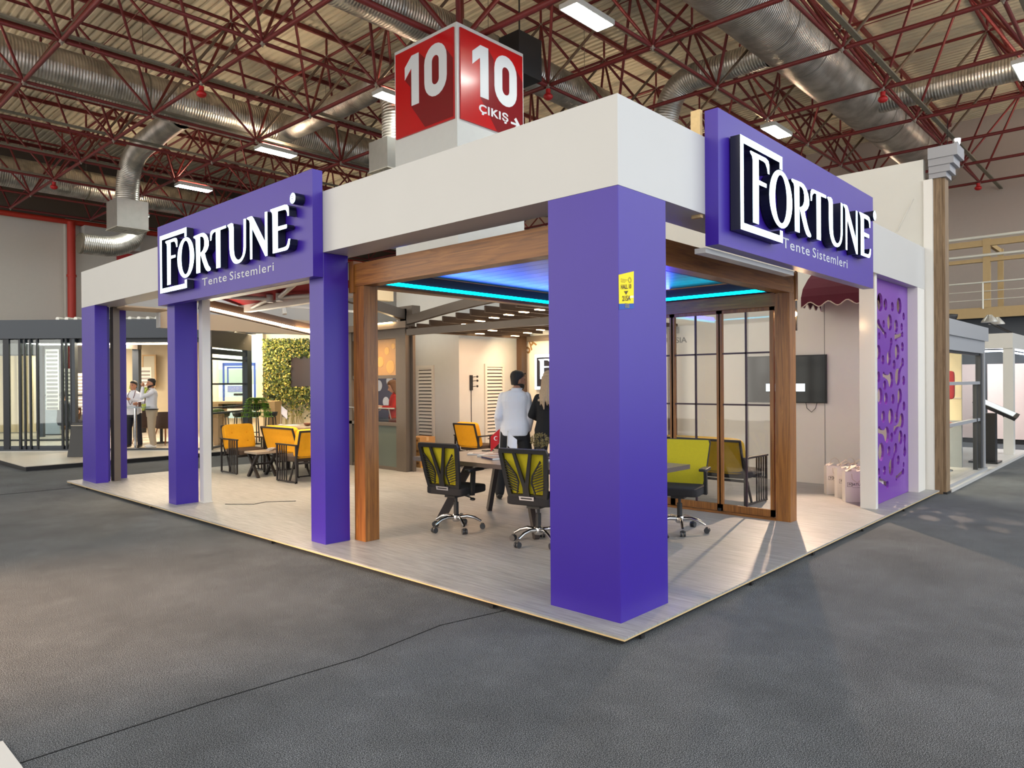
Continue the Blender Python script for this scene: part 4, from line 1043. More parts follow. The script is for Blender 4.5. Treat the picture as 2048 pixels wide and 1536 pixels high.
# television, map wall, shopping bags
t = thing('television', 'black television with pale message box on white wall', 'television', (7.34, 1.87, 1.3))
obj('tv_body', MB().box(7.32, 1.24, 1.30, 7.365, 2.50, 2.045), M_BLACK, t)
obj('tv_screen', MB().box(7.317, 1.255, 1.315, 7.320, 2.485, 2.03), mat('tv_black', (6, 7, 10), .12), t)
obj('message_box', MB().box(7.313, 1.56, 1.48, 7.3168, 2.18, 1.60), mat('message_light', (220, 232, 240), .5, emit=(214, 230, 240), estr=.8), t)
m = MB(); text_mb(m, 'No signal', (7.3125, 2.0, 1.575), (0, -1, 0), (0, 0, 1), .012, .16, .0005) if False else None
obj('tv_cable', MB().path([(7.35, 1.56, 1.3), (7.34, 1.54, 1.22), (7.34, 1.47, 1.16), (7.34, 1.41, 1.22), (7.35, 1.39, 1.3)], .005, 6), M_BLACK, t)
M_GOLDT = mat('map_lettering', (150, 116, 70), .6); M_GRYT = mat('map_lettering_grey', (96, 92, 88), .6)
def wall_word(w, y, z, h, wd, ang, m_, lab):
    c, s_ = math.cos(R(ang)), math.sin(R(ang))
    mb = text_mb(MB(), w, (7.3685, y, z), (0, -c, s_), (0, s_, c), h, wd, .001, .02)
    return solo('wall_lettering', mb, m_, lab, 'lettering', 'country names on the rear wall')
wall_word('USA', 7.50, 2.12, .26, .52, 38, M_GOLDT, 'tilted gold USA lettering on the rear wall')
wall_word('RUSSIA', 4.12, 2.33, .10, .50, 0, M_GRYT, 'grey RUSSIA lettering on the rear wall behind the glass')
def bag(x, y, rz, lab):
    t = thing('paper_bag', lab, 'bag', (x, y, .06), rz, 'white shopping bags on the floor')
    w_, d_, h_ = .30, .11, .40
    obj('bag_body', MB().add([(-w_ / 2, -d_ / 2, 0), (w_ / 2, -d_ / 2, 0), (w_ / 2, d_ / 2, 0), (-w_ / 2, d_ / 2, 0), (-w_ / 2, -d_ / 2 + .0, h_), (w_ / 2, -d_ / 2, h_), (w_ / 2, d_ / 2, h_), (-w_ / 2, d_ / 2, h_)],
                             [(0, 3, 2, 1), (0, 1, 5, 4), (1, 2, 6, 5), (2, 3, 7, 6), (3, 0, 4, 7)]), mat('bag_paper', (226, 220, 214), .55), t, local=True)
    m = MB(); text_mb(m, 'FORTUNE', (-.105, -d_ / 2, .215), (1, 0, 0), (0, 0, 1), .030, .21, .001, .015)
    m.prism([(-.125, .20), (-.06, .20), (-.06, .255), (-.125, .255)], [[(-.121, .204), (-.064, .204), (-.064, .251), (-.121, .251)]], (0, -d_ / 2 - .001, 0), (1, 0, 0), (0, 0, 1), .0005)
    text_mb(m, 'Tente Sistemleri', (-.06, -d_ / 2, .185), (1, 0, 0), (0, 0, 1), .011, .15, .001)
    obj('bag_print', m, mat('print_black', (40, 34, 36), .6), t, local=True)
    for s_ in (-1, 1): obj('rope_handle', MB().path([(-.07, s_ * d_ / 2, h_ - .03), (-.06, s_ * d_ / 2, h_ - .1), (0, s_ * (d_ / 2 + .004), h_ - .15), (.06, s_ * d_ / 2, h_ - .1), (.07, s_ * d_ / 2, h_ - .03)] if s_ < 0 else
                                                   [(-.07, d_ / 2, h_), (-.05, d_ / 2, h_ + .07), (0, d_ / 2, h_ + .1), (.05, d_ / 2, h_ + .07), (.07, d_ / 2, h_)], .004, 6), mat('rope_cream', (206, 190, 168), .8), t, local=True)
    m = MB(); random.seed(int(x * 100 + y * 10))
    for k in range(9):
        cx, cy = random.uniform(-.11, .11), random.uniform(-.04, .04); a = random.uniform(0, 3); dz = random.uniform(.01, .05)
        m.add([(cx - .04, cy - .02, h_ - .01), (cx + .04, cy - .015, h_ + dz), (cx + .03, cy + .03, h_ + dz * .6), (cx - .03, cy + .02, h_ + .01)], [(0, 1, 2, 3)])
    obj('tissue_filling', m, mat('tissue', (232, 220, 206), .8), t, local=True)
a0 = R(-52)
for (x, y, lab) in ((6.52, .83, 'white FORTUNE paper bag farthest from the white post'), (6.29, .61, 'white FORTUNE paper bag in the middle of the front three'), (6.02, .42, 'white FORTUNE paper bag nearest the white post'),
                    (6.75, .70, 'white paper bag behind the first bag by the wall'), (6.50, .50, 'white paper bag behind the middle bag'), (6.25, .31, 'white paper bag behind the nearest bag'), (6.98, .56, 'white paper bag in the back row by the wall'), (6.74, .36, 'white paper bag at the back of the cluster')):
    bag(x, y, a0, lab)
# assumed warm light over the rear wall, added without any fixture
area_light('rear_wall_fill', (6.4, 6.9, 2.5), (7.4, 6.8, 1.4), .5, .1, 9, (1, .76, .45), st)
# lit logo box on the rear wall, partly behind the corner column
t = thing('logo_lightbox', 'lit square logo box on the rear wall behind the blonde woman', 'sign', (7.3, 6.9, 1.5))
def yb(y): return (7.33, y, 0)
obj('box_body', MB().box(7.31, 6.0, 1.50, 7.365, 7.10, 2.22), M_RETURN, t)
fr = [(0, 1.50), (1.10, 1.50), (1.10, 2.22), (0, 2.22)]
obj('lit_frame', MB().prism(fr, [[(.05, 1.56), (1.05, 1.56), (1.05, 2.16), (.05, 2.16)]], (7.305, 7.10, 0), (0, -1, 0), (0, 0, 1), .004), M_FACE, t)
obj('lit_letter', MB().prism([(.10 + (a - .49) * .9, 1.50 + b * .72 + .06) for a, b in G['F']], None, (7.303, 7.10, 0), (0, -1, 0), (0, 0, 1), .004), M_FACE, t)
# cardboard boxes and yellow cloth by the pillar
M_CARD = mat('cardboard', (176, 134, 84), .8, var=.08)
def carton(x, y, z, sx, sy, sz, lab):
    t = thing('cardboard_box', lab, 'box', (x, y, z), 0, 'cardboard boxes by the pillar')
    obj('box_body', MB().box(x - sx / 2, y - sy / 2, z, x + sx / 2, y + sy / 2, z + sz), M_CARD, t); obj('tape', MB().box(x - .03, y - sy / 2 - .001, z + sz * .5, x + .03, y + sy / 2 + .001, z + sz + .001), mat('tape', (196, 164, 120), .4), t)
    m = MB()
    for k in range(3): m.box(x - sx / 2 - .001, y - sy / 2 + .05 + k * .1, z + .06, x - sx / 2, y - sy / 2 + .12 + k * .1, z + .10)
    obj('box_print', m, mat('box_print', (120, 84, 50), .8), t)
carton(4.98, 7.98, .06, .42, .46, .22, 'flat cardboard box on the floor, lowest of three'); carton(5.0, 8.0, .282, .40, .42, .20, 'cardboard box in the middle of the stack'); carton(4.98, 7.99, .484, .38, .40, .14, 'topmost cardboard box of the stack')
m = MB(); random.seed(5)
vs = [(4.72 + i * .05 + random.uniform(-.01, .01), 7.48 + j * .05 + random.uniform(-.01, .01), .065 + random.uniform(0, .05)) for i in range(4) for j in range(5)]
m.add(vs, [(i * 5 + j, i * 5 + j + 1, (i + 1) * 5 + j + 1, (i + 1) * 5 + j) for i in range(3) for j in range(4)], True)
solo('cloth', m, mat('bright_yellow', (240, 210, 30), .8), 'crumpled yellow cloth on the floor by the boxes', 'cloth')

# =================================================================== FURNITURE
M_SEATB = mat('black_seat_fabric', (34, 32, 34), .9, bump=.2, bscale=200)
def office_chair():
    t = thing('office_chair', '', 'chair', (0, 0, .06), 0, 'yellow mesh office chairs at the meeting table')
    L_ = dict(local=True)
    # base star
    st_ = MB(); 
    hub = obj('star_base', MB().lathe([(.035, .09), (.045, .10), (.045, .16), (.03, .17)], (0, 0, 0), 16), M_CHROME, t, **L_)
    for k in range(5):
        a = R(20 + 72 * k); c, s_ = math.cos(a), math.sin(a)
        pts = [(c * r_, s_ * r_, z) for r_, z in ((.03, .135), (.12, .145), (.20, .125), (.27, .085))]
        obj('star_leg', MB().path(pts, [.022, .02, .017, .013], 8), M_CHROME, hub, local=True)
        w_ = MB(); nx, ny = -s_, c
        for sg in (-1, 1): w_.tube((c * .285 + nx * .006 * sg, s_ * .285 + ny * .006 * sg, .03), (c * .285 + nx * .026 * sg, s_ * .285 + ny * .026 * sg, .03), .03, 14)
        w_.box(c * .285 - .012, s_ * .285 - .012, .04, c * .285 + .012, s_ * .285 + .012, .065)
        obj('caster', w_, mat('caster_grey', (46, 48, 52), .4), t, **L_)
    obj('gas_lift', MB().tube((0, 0, .15), (0, 0, .30), .028, 14).tube((0, 0, .30), (0, 0, .37), .016, 12), M_BLACK, t, **L_)
    obj('tilt_mechanism', MB().box(-.11, -.07, .36, .10, .07, .40).tube((0, -.07, .385), (.02, -.19, .36), .007, 6).ball((.02, -.21, .345), .025, 8, 6, (1, 1.4, .7)), M_BLACK, t, **L_)
    obj('seat', MB().cushion(-.23, -.25, .40, .25, .25, .49), M_SEATB, t, **L_)
    # backrest: plane tilted back; local (y, h) outline
    th = R(12); o0 = Vector((-.22, 0, .48)); v = Vector((-math.sin(th), 0, math.cos(th))) * 1.07; u = Vector((0, -1.05, 0))
    def pl(out, holes, off, dep, m_, nm, par=None):
        n = u.cross(v); return obj(nm, MB().prism(out, holes, o0 + n * off, u, v, dep), m_, par or t, local=True)
    out = [(-.20, -.02), (.20, -.02), (.225, .12), (.255, .42), (.245, .455), (-.245, .455), (-.255, .42), (-.225, .12)]
    inn = [(-.165, .03), (.165, .03), (.185, .14), (.215, .415), (-.215, .415), (-.185, .14)]
    fr = pl(out, [inn], .0, .03, M_BLACK, 'backrest_frame')
    pl([(-.195, -.01), (.195, -.01), (.218, .12), (.247, .41), (.236, .445), (-.236, .445), (-.247, .41), (-.218, .12)], None, -.031, .004, M_YMESH, 'mesh_panel')
    pl([(-.035, .0), (.035, .0), (.03, .10), (.10, .42), (.07, .42), (0, .14), (-.07, .42), (-.10, .42), (-.03, .10)], None, .012, .02, M_BLACK, 'spine_bracket')
    # hatched side wings
    w_ = MB(); n_ = u.cross(v)
    for sg in (-1, 1):
        w_.prism([(sg * .18, .36), (sg * .08, .22), (sg * .06, .15), (sg * .09, .045), (sg * .10, .045), (sg * .075, .15), (sg * .092, .215), (sg * .185, .345)] if sg > 0 else
                 list(reversed([(sg * .18, .36), (sg * .08, .22), (sg * .06, .15), (sg * .09, .045), (sg * .10, .045), (sg * .075, .15), (sg * .092, .215), (sg * .185, .345)])), None, o0 + n_ * .012, u, v, .012)
        for k in range(11):
            h0 = .055 + k * .025; xa = .075 + max(0, (h0 - .18)) * .55; xb = .19
            a = o0 + u * (sg * xa) + v * h0 + n_ * .006; b = o0 + u * (sg * xb) + v * (h0 + .04) + n_ * .006
            if xa < xb - .02: w_.bar(a, b, .009, .006, n_)
    obj('side_wing', w_, M_BLACK, fr, local=True)
    pl([(-.075, -.018), (.075, -.018), (.078, .018), (-.078, .018)], [[(-.06, -.006), (.06, -.006), (.06, .006), (-.06, .006)]], .016, .006, mat('label_silver', (190, 190, 196), .3, .6), 'silver_tag')
    for sg in (-1, 1):
        y = .265 * sg
        a = obj('armrest', MB().bar((-.06, y, .40), (-.04, y, .66), .03, .055, (1, 0, 0)).bar((-.12, y * .95, .41), (.0, y * .8, .41), .04, .02), M_BLACK, t, local=True)
        obj('arm_pad', MB().cushion(-.15, y - .04, .655, .12, y + .04, .685), M_BLACK, a, local=True)
    return t
oc = office_chair(); oc.location = (1.36, 3.07, .06); oc.rotation_euler = (0, 0, R(9)); oc['label'] = 'yellow mesh office chair nearest the wooden post'
copy_tree(oc, None, (1.43, 1.95, .06), R(12), 'yellow mesh office chair partly hidden by the corner column')
copy_tree(oc, None, (2.86, 1.20, .06), R(196), 'yellow mesh office chair facing us beside the glass door')

# meeting table
t = thing('meeting_table', 'long dark grey meeting table on slanted metal legs', 'table', (1.96, 2.35, .06))
M_TOP = mat('table_top_grey', (92, 80, 76), .3, var=.06, coat=.3)
obj('table_top', MB().prism([(1.38, .94), (2.62, .94), (2.60, 3.80), (1.33, 3.76)], None, (0, 0, .81), (1, 0, 0), (0, 1, 0), .045), M_TOP, t)
M_LEG = mat('graphite_leg', (56, 50, 50), .4, .3)
for (xa, ya, xb, yb_) in ((1.78, 3.25, 1.62, 3.62), (2.2, 3.25, 2.42, 3.62), (1.78, 2.45, 1.55, 2.08), (2.2, 2.45, 2.42, 2.08), (1.78, 1.5, 1.6, 1.1), (2.2, 1.5, 2.4, 1.1)):
    obj('leg', MB().bar((xa, ya, .765), (xb, yb_, .062), .05, .09), M_LEG, t)
obj('under_beam', MB().box(1.75, 1.3, .70, 1.82, 3.5, .765).box(2.16, 1.3, .70, 2.23, 3.5, .765), M_LEG, t)
m = MB()
for k in range(8): m.box(1.55 + k * .06, 3.0, .735, 1.58 + k * .06, 3.03, .765)
obj('cable_comb', m, M_BLACK, t)
Z_T = .811
def book(x, y, z, sx, sy, h, rz, cover, lab, stripe=None):
    t = thing('book', lab, 'magazine', (x, y, z), rz, 'printed matter on the meeting table')
    obj('pages', MB().box(-sx / 2 + .003, -sy / 2 + .003, .001, sx / 2 - .003, sy / 2 - .003, h - .001), mat('paper_white', (232, 230, 226), .7), t, local=True)
    obj('cover', MB().box(-sx / 2, -sy / 2, h - .0015, sx / 2, sy / 2, h).box(-sx / 2, -sy / 2, 0, sx / 2, sy / 2, .0012).box(-sx / 2, -sy / 2, 0, -sx / 2 + .002, sy / 2, h), cover, t, local=True)
    if stripe: obj('cover_print', MB().box(-sx * .3, -sy * .35, h, sx * .25, sy * .3, h + .0008), stripe, t, local=True)
bp_ = mat('cover_plum', (104, 36, 66), .35, coat=.3); bw = mat('cover_pale', (226, 222, 218), .4, coat=.3); bn = mat('cover_navy', (40, 34, 84), .35, coat=.3)
book(2.02, 3.36, Z_T, .21, .29, .010, R(40), bw, 'pale brochure lying at the far left of the table books', bp_)
book(1.94, 3.05, Z_T, .24, .32, .022, R(15), bw, 'thick catalogue with plum picture on the meeting table', bp_)
book(1.78, 2.88, Z_T, .21, .29, .018, R(-20), bn, 'navy catalogue beside the small flags')
book(2.25, 3.2, Z_T, .20, .28, .008, R(60), bp_, 'plum coloured brochure behind the thick catalogue')
book(2.02, 2.35, Z_T, .21, .28, .012, R(80), bw, 'white brochure near the plant, beside the corner column', bp_)
t = thing('phone', 'dark phone lying on the far side of the meeting table', 'phone', (2.36, 3.6, Z_T)); obj('phone_body', MB().box(2.3, 3.55, Z_T, 2.45, 3.62, Z_T + .009), M_BLACK, t); obj('phone_screen', MB().box(2.305, 3.553, Z_T + .009, 2.445, 3.617, Z_T + .0095), mat('tv_black', (6, 7, 10), .12), t)
for x, y, l in ((2.02, 2.72, 'white remote lying flat behind the second office chair'), (1.86, 2.40, 'white phone on the table above the second chair')):
    solo('remote', MB().cushion(x - .025, y - .07, Z_T, x + .025, y + .07, Z_T + .012), mat('plastic_white', (224, 224, 228), .4), l, 'remote')
def flag(x, y, z, red, lab, rz=0, h=.34):
    t = thing('table_flag', lab, 'flag', (x, y, z), rz, 'small table flags')
    obj('flag_foot', MB().lathe([(.045, 0), (.045, .008), (.012, .014)], (0, 0, 0), 16), mat('plastic_white', (224, 224, 228), .4), t, local=True)
    obj('flag_pole', MB().tube((0, 0, .01), (0.015, 0, h), .004, 8).ball((.015, 0, h), .007, 8, 6), mat('pole_silver', (200, 196, 190), .3, .5), t, local=True)
    m = MB(); n = 6; vs = []
    for i in range(n + 1):
        for j in range(5):
            s_ = i / n; q = j / 4
            vs.append((.012 - s_ * .105 * (1 if red else -1), .012 * math.sin(s_ * 7 + q * 2), h - .01 - q * .15 - s_ * .085 - (.02 * s_ * q)))
    m.add(vs, [(i * 5 + j, i * 5 + j + 1, (i + 1) * 5 + j + 1, (i + 1) * 5 + j) for i in range(n) for j in range(4)], True)
    f = obj('flag_cloth', m, mat('flag_red', (200, 20, 30), .7) if red else mat('flag_white', (226, 224, 232), .7), t, local=True)
    if not red:
        obj('flag_print', text_mb(MB(), 'FORTUNE', (.03, -.019, h - .20), (.75, -.12, -.55), (.55, 0, .75), .018, .075, .001, .01), mat('print_violet', (60, 40, 110), .6), t, local=True)
    else:
        m = MB(); cx, cz = -.035, h - .115; o = ell(cx, cz, .022, .022, 18); 
        m.prism(ell(cx, cz, .024, .024, 18), None, (0, -.020, 0), (1, 0, 0), (0, 0, 1), .0005)
        obj('flag_moon', m, mat('flag_moon', (236, 230, 226), .7), t, local=True)
        obj('flag_moon', MB().prism(ell(cx + .006, cz, .019, .019, 18), None, (0, -.021, 0), (1, 0, 0), (0, 0, 1), .0005), mat('flag_red', (200, 20, 30), .7), t, local=True)
    return t
flag(1.80, 2.84, Z_T, True, 'small red table flag among the books', R(-42)); flag(1.86, 2.78, Z_T, False, 'small white FORTUNE table flag beside the red one', R(-42), .30)
# dried plant in grey pot
t = thing('potted_plant', 'dry brown herb ball in a small grey pot on the table', 'plant', (2.25, 2.62, Z_T))
obj('pot', MB().lathe([(.035, 0), (.045, .08), (.05, .085), (.04, .085), (.03, .02)], (2.25, 2.62, Z_T), 18), mat('pot_grey', (104, 98, 96), .8), t)
obj('stem', MB().tube((2.25, 2.62, Z_T + .06), (2.25, 2.62, Z_T + .16), .006, 6), mat('stem_brown', (90, 70, 44), .8), t)
m = MB(); random.seed(11)
for k in range(420):
    a = random.uniform(0, 6.28); b = math.acos(random.uniform(-1, 1)); r_ = .10 * random.uniform(.5, 1) ** .4
    c = Vector((2.25 + r_ * math.sin(b) * math.cos(a) * 1.15, 2.62 + r_ * math.sin(b) * math.sin(a) * 1.15, Z_T + .185 + r_ * math.cos(b) * .85))
    d = Vector((random.uniform(-1, 1), random.uniform(-1, 1), random.uniform(-1, 1))).normalized() * .014; e_ = d.orthogonal().normalized() * .008
    m.add([c - d, c + e_, c + d, c - e_], [(0, 1, 2, 3)])
obj('foliage', m, mat('dry_herb', (128, 112, 70), .9, var=.3, vscale=40), t)

# slatted armchairs, loveseats
M_FRM = mat('graphite_tube', (48, 44, 44), .4, .3); M_BRC = mat('seat_taupe', (70, 56, 46), .9, bump=.2, bscale=200); M_BLKC = mat('seat_black', (38, 36, 38), .9)
def armchair(width, depth=.62, seatc=None, backc=None, label='', name='armchair'):
    """faces local +Y, origin at footprint centre"""
    t = thing(name, label, 'armchair' if width < 1 else 'loveseat', (0, 0, .06), 0)
    W_, D_ = width, depth; yb, yf = -D_ / 2, D_ / 2
    for sg in (-1, 1):
        x = sg * (W_ / 2 - .012)
        m = MB(); b = .012
        m.box(x - b, yb, .01, x + b, yb + .03, .60).box(x - b, yf - .03, .01, x + b, yf, .60).box(x - b, yb, .01, x + b, yf, .032).box(x - b - .008, yb - .01, .60, x + b + .008, yf + .01, .622)
        fr = obj('side_frame', m, M_FRM, t, local=True)
        m = MB()
        for k in range(4): y = yf - .10 - k * .068; m.box(x - .008, y - .009, .03, x + .008, y + .009, .60)
        obj('side_slat', m, M_FRM, fr, local=True)
        obj('rubber_foot', MB().tube((x, yb + .04, 0), (x, yb + .04, .012), .012, 8).tube((x, yf - .04, 0), (x, yf - .04, .012), .012, 8), M_BLACK, fr, local=True)
    obj('seat_frame', MB().box(-W_ / 2 + .02, yb + .05, .30, W_ / 2 - .02, yb + .08, .33).box(-W_ / 2 + .02, yf - .06, .30, W_ / 2 - .02, yf - .03, .33).bar((-W_ / 2 + .05, yb + .16, .30), (-W_ / 2 + .05, yb + .28, .02), .02, .03).bar((W_ / 2 - .05, yb + .16, .30), (W_ / 2 - .05, yb + .28, .02), .02, .03), M_FRM, t, local=True)
    m = MB()
    for sg in (-1, 1): m.bar((sg * (W_ / 2 - .045), yb + .10, .30), (sg * (W_ / 2 - .045), yb - .06, .84), .022, .03, (0, 1, 0))
    m.bar((-W_ / 2 + .04, yb - .055, .83), (W_ / 2 - .04, yb - .055, .83), .025, .03); m.bar((-W_ / 2 + .04, yb + .06, .43), (W_ / 2 - .04, yb + .06, .43), .02, .03)
    obj('back_frame', m, M_FRM, t, local=True)
    obj('seat_cushion', MB().cushion(-W_ / 2 + .035, yb + .09, .33, W_ / 2 - .035, yf + .01, .44), seatc or M_BRC, t, local=True)
    nb = 2 if W_ < 1 else 4; dim = []
    xs = [(-W_ / 2 + .035) + (W_ - .07) * (k + .5) / nb for k in range(nb)]
    c = MB().cushion(-W_ / 2 + .035, -.065, 0, W_ / 2 - .035, .065, .47, dimples=[(x, 0, z, .12, .035) for x in xs for z in (.15, .31)], axis='y')
    M3 = Matrix.Rotation(R(15), 3, 'X'); bo = Vector((0, yb + .12, .40))
    c.v = [tuple(M3 @ Vector(p) + bo) for p in c.v]
    bc = obj('back_cushion', c, backc or M_YEL, t, local=True)
    for x in xs:
        for z in (.15, .31): obj('cushion_button', MB().ball(M3 @ Vector((x, .045, z)) + bo, .014, 8, 5), backc or M_YEL, bc, local=True)
    return t
ac = armchair(.64, .62, label='mustard cushioned armchair facing us, left of the low table')
ac.location = (2.335, 9.76, .06); ac.rotation_euler = (0, 0, R(180))
c2 = copy_tree(ac, None, (2.40, 7.90, .06), 0, 'mustard armchair seen from behind at the low table')
c3 = copy_tree(ac, None, (5.50, 6.95, .06), R(-90), 'mustard armchair by the pillar, beyond the meeting table')
lv = armchair(1.15, .62, M_BLKC, M_YEL, 'mustard loveseat tucked under the high table', 'loveseat'); lv.location = (2.77, 8.78, .06); lv.rotation_euler = (0, 0, R(-90))
lv2 = armchair(1.35, .66, M_BLKC, mat('olive_cushion', (176, 140, 22), .85, var=.08, vscale=30), 'olive yellow loveseat behind the glass door, seen from behind', 'loveseat'); lv2.location = (5.0, 1.98, .06); lv2.rotation_euler = (0, 0, R(-90))

def xtable(x0, y0, x1, y1, z, lab, nm, leg_y):
    t = thing(nm, lab, 'table', ((x0 + x1) / 2, (y0 + y1) / 2, .06))
    obj('table_top', MB().box(x0, y0, z - .035, x1, y1, z), mat('weathered_top', (150, 138, 124), .5, var=.08, coat=.1), t)
    for x in (x0 + .05, x1 - .09):
        obj('cross_leg', MB().bar((x, y0 + .05, z - .04), (x, y1 - .05, .065), .04, .05, (1, 0, 0)).bar((x + .002, y1 - .05, z - .04), (x + .002, y0 + .05, .065), .036, .046, (1, 0, 0)), M_FRM, t)
    obj('stretcher', MB().box(x0 + .07, (y0 + y1) / 2 - .015, (z + .06) / 2 - .015, x1 - .07, (y0 + y1) / 2 + .015, (z + .06) / 2 + .015), M_FRM, t)
xtable(2.0, 8.70, 2.46, 9.14, .50, 'low side table with crossed legs between the armchairs', 'side_table', 0)
xtable(3.0, 8.2, 3.8, 9.5, .82, 'high table with crossed legs beside the kiosk', 'high_table', 0) if False else None
t = thing('high_table', 'weathered grey table above the mustard loveseat', 'table', (3.1, 8.9, .06))
obj('table_top', MB().prism([(2.64, 8.25), (3.45, 8.25), (3.45, 9.55), (2.62, 9.50)], None, (0, 0, .90), (1, 0, 0), (0, 1, 0), .04), mat('weathered_top', (150, 138, 124), .5, var=.08, coat=.1), t)
for a, b in (((3.30, 8.4, .86), (3.38, 8.32, .062)), ((3.30, 9.35, .86), (3.38, 9.42, .062))): obj('leg', MB().bar(a, b, .06, .05), M_FRM, t)
obj('table_rail', MB().box(3.28, 8.4, .80, 3.32, 9.35, .86), M_FRM, t)
obj('leg', MB().bar((3.0, 9.4, .86), (3.0, 9.47, .062), .05, .05), M_FRM, t)
t = thing('bowl', 'small brown bowl on the weathered table', 'bowl', (2.98, 8.72, .901)); obj('bowl_body', MB().lathe([(.02, 0), (.05, .01), (.075, .05), (.07, .052), (.045, .018), (.02, .012)], (2.98, 8.72, .901), 18), mat('bowl_brown', (104, 62, 40), .4), t); obj('bowl_filling', MB().ball((2.98, 8.72, .935), .045, 10, 6, (1, 1, .5)), mat('bowl_fill', (150, 96, 60), .7), t)
solo('notepad', MB().box(2.80, 9.0, .901, 3.0, 9.25, .907), mat('paper_white', (232, 230, 226), .7), 'thin white booklet on the weathered table', 'notepad')
flag(2.86, 9.44, .901, False, 'small white and red table flag on the weathered table', R(-40), .36)
t = thing('napkin_stack', 'small heap of papers on the low side table', 'papers', (2.33, 8.82, .50))
for k in range(4): obj('paper_sheet', MB().obox((2.33 + .01 * k, 8.82, .506 + k * .013), (.15, .12, .008), Matrix.Rotation(R(12 * k), 3, 'Z')), mat('paper_grey', (176, 170, 168), .7), t)
m = MB().path([(.45, 6.6, .064), (.7, 6.3, .064), (.9, 6.35, .064), (1.2, 6.1, .064)], .004, 5)
solo('floor_cable', m, M_BLACK, 'thin black cable on the planks beside the white post', 'cable')
# assumed warm downlights, unseen, added to light the left half of the stand
t = thing('assumed_track_spots', 'assumed small spotlights fixed high inside the left half of stand', 'spotlight', (1.6, 8.5, 2.95))
obj('track', MB().box(.36, 8.48, 2.96, 4.2, 8.52, 3.0), M_WHITEB, t)
for x in (1.0, 2.4, 3.6):
    obj('spot_head', MB().tube((x, 8.5, 2.96), (x, 8.46, 2.84), .04, 12), M_WHITEB, t)
    spot('assumed_spot_beam', (x, 8.46, 2.82), (x - .1, 7.6, 0), 95, (1, .72, .42), 125, .8, .05, t)

# =================================================================== PEOPLE
def remesh(mb, name, voxel, smooth=6, m=None):
    me = mb.mesh(name + '_tmp'); o = bpy.data.objects.new('tmp', me); COL.objects.link(o)
    r = o.modifiers.new('r', 'REMESH'); r.mode = 'VOXEL'; r.voxel_size = voxel; r.use_smooth_shade = True
    s_ = o.modifiers.new('s', 'SMOOTH'); s_.iterations = smooth; s_.factor = .5
    dg = bpy.context.evaluated_depsgraph_get(); out = bpy.data.meshes.new_from_object(o.evaluated_get(dg)); out.name = name
    bpy.data.objects.remove(o); bpy.data.meshes.remove(me)
    out.materials.clear()
    if m: out.materials.append(m)
    for p in out.polygons: p.use_smooth = True
    return out
def limb(mb, pts, rs, n=12):
    """tapered limb with subdivided, rounded joints"""
    P = []; Q = []
    for i in range(len(pts) - 1):
        a, b = Vector(pts[i]), Vector(pts[i + 1])
        for k in range(4): P.append(a.lerp(b, k / 4)); t = k / 4; Q.append(rs[i] * (1 - t) + rs[i + 1] * t)
    P.append(Vector(pts[-1])); Q.append(rs[-1])
    mb.path(P, Q, n)
    for p, r_ in zip(pts, rs): mb.ball(p, r_ * .99, 12, 8)
def hand(mb, wrist, direction, palm_n, side, curl=.5, s_=1.0):
    """palm plus five separate bent fingers; side=+1/-1 puts the thumb on that side"""
    w_ = Vector(wrist); d = Vector(direction).normalized(); nrm = Vector(palm_n).normalized(); nrm = (nrm - d * nrm.dot(d)).normalized(); t = d.cross(nrm) * side
    M = Matrix((t, d, nrm)).transposed()
    mb.obox(w_ + d * .045 * s_, (.075 * s_, .09 * s_, .026 * s_), M)
    mb.tube(w_ - d * .02, w_ + d * .02, .026 * s_, 10)
    for k, (off, L_) in enumerate(((.030, .068), (.011, .078), (-.009, .072), (-.028, .056))):
        p0 = w_ + d * .085 * s_ + t * off * s_; c1 = (d * math.cos(curl * .6) + nrm * math.sin(curl * .6)); c2 = (d * math.cos(curl * 1.5) + nrm * math.sin(curl * 1.5)); c3 = (d * math.cos(curl * 2.3) + nrm * math.sin(curl * 2.3))
        p1 = p0 + c1 * L_ * .45 * s_; p2 = p1 + c2 * L_ * .32 * s_; p3 = p2 + c3 * L_ * .23 * s_
        mb.path([p0 - d * .01, p1, p2, p3], [.0095 * s_, .009 * s_, .008 * s_, .0065 * s_], 8)
    p0 = w_ + d * .02 * s_ + t * .032 * s_; a1 = (t * .75 + d * .6 + nrm * .25).normalized(); a2 = (t * .3 + d * .85 + nrm * .4).normalized()
    mb.path([p0, p0 + a1 * .035 * s_, p0 + a1 * .035 * s_ + a2 * .032 * s_, p0 + a1 * .035 * s_ + a2 * .058 * s_], [.012 * s_, .011 * s_, .009 * s_, .007 * s_], 8)

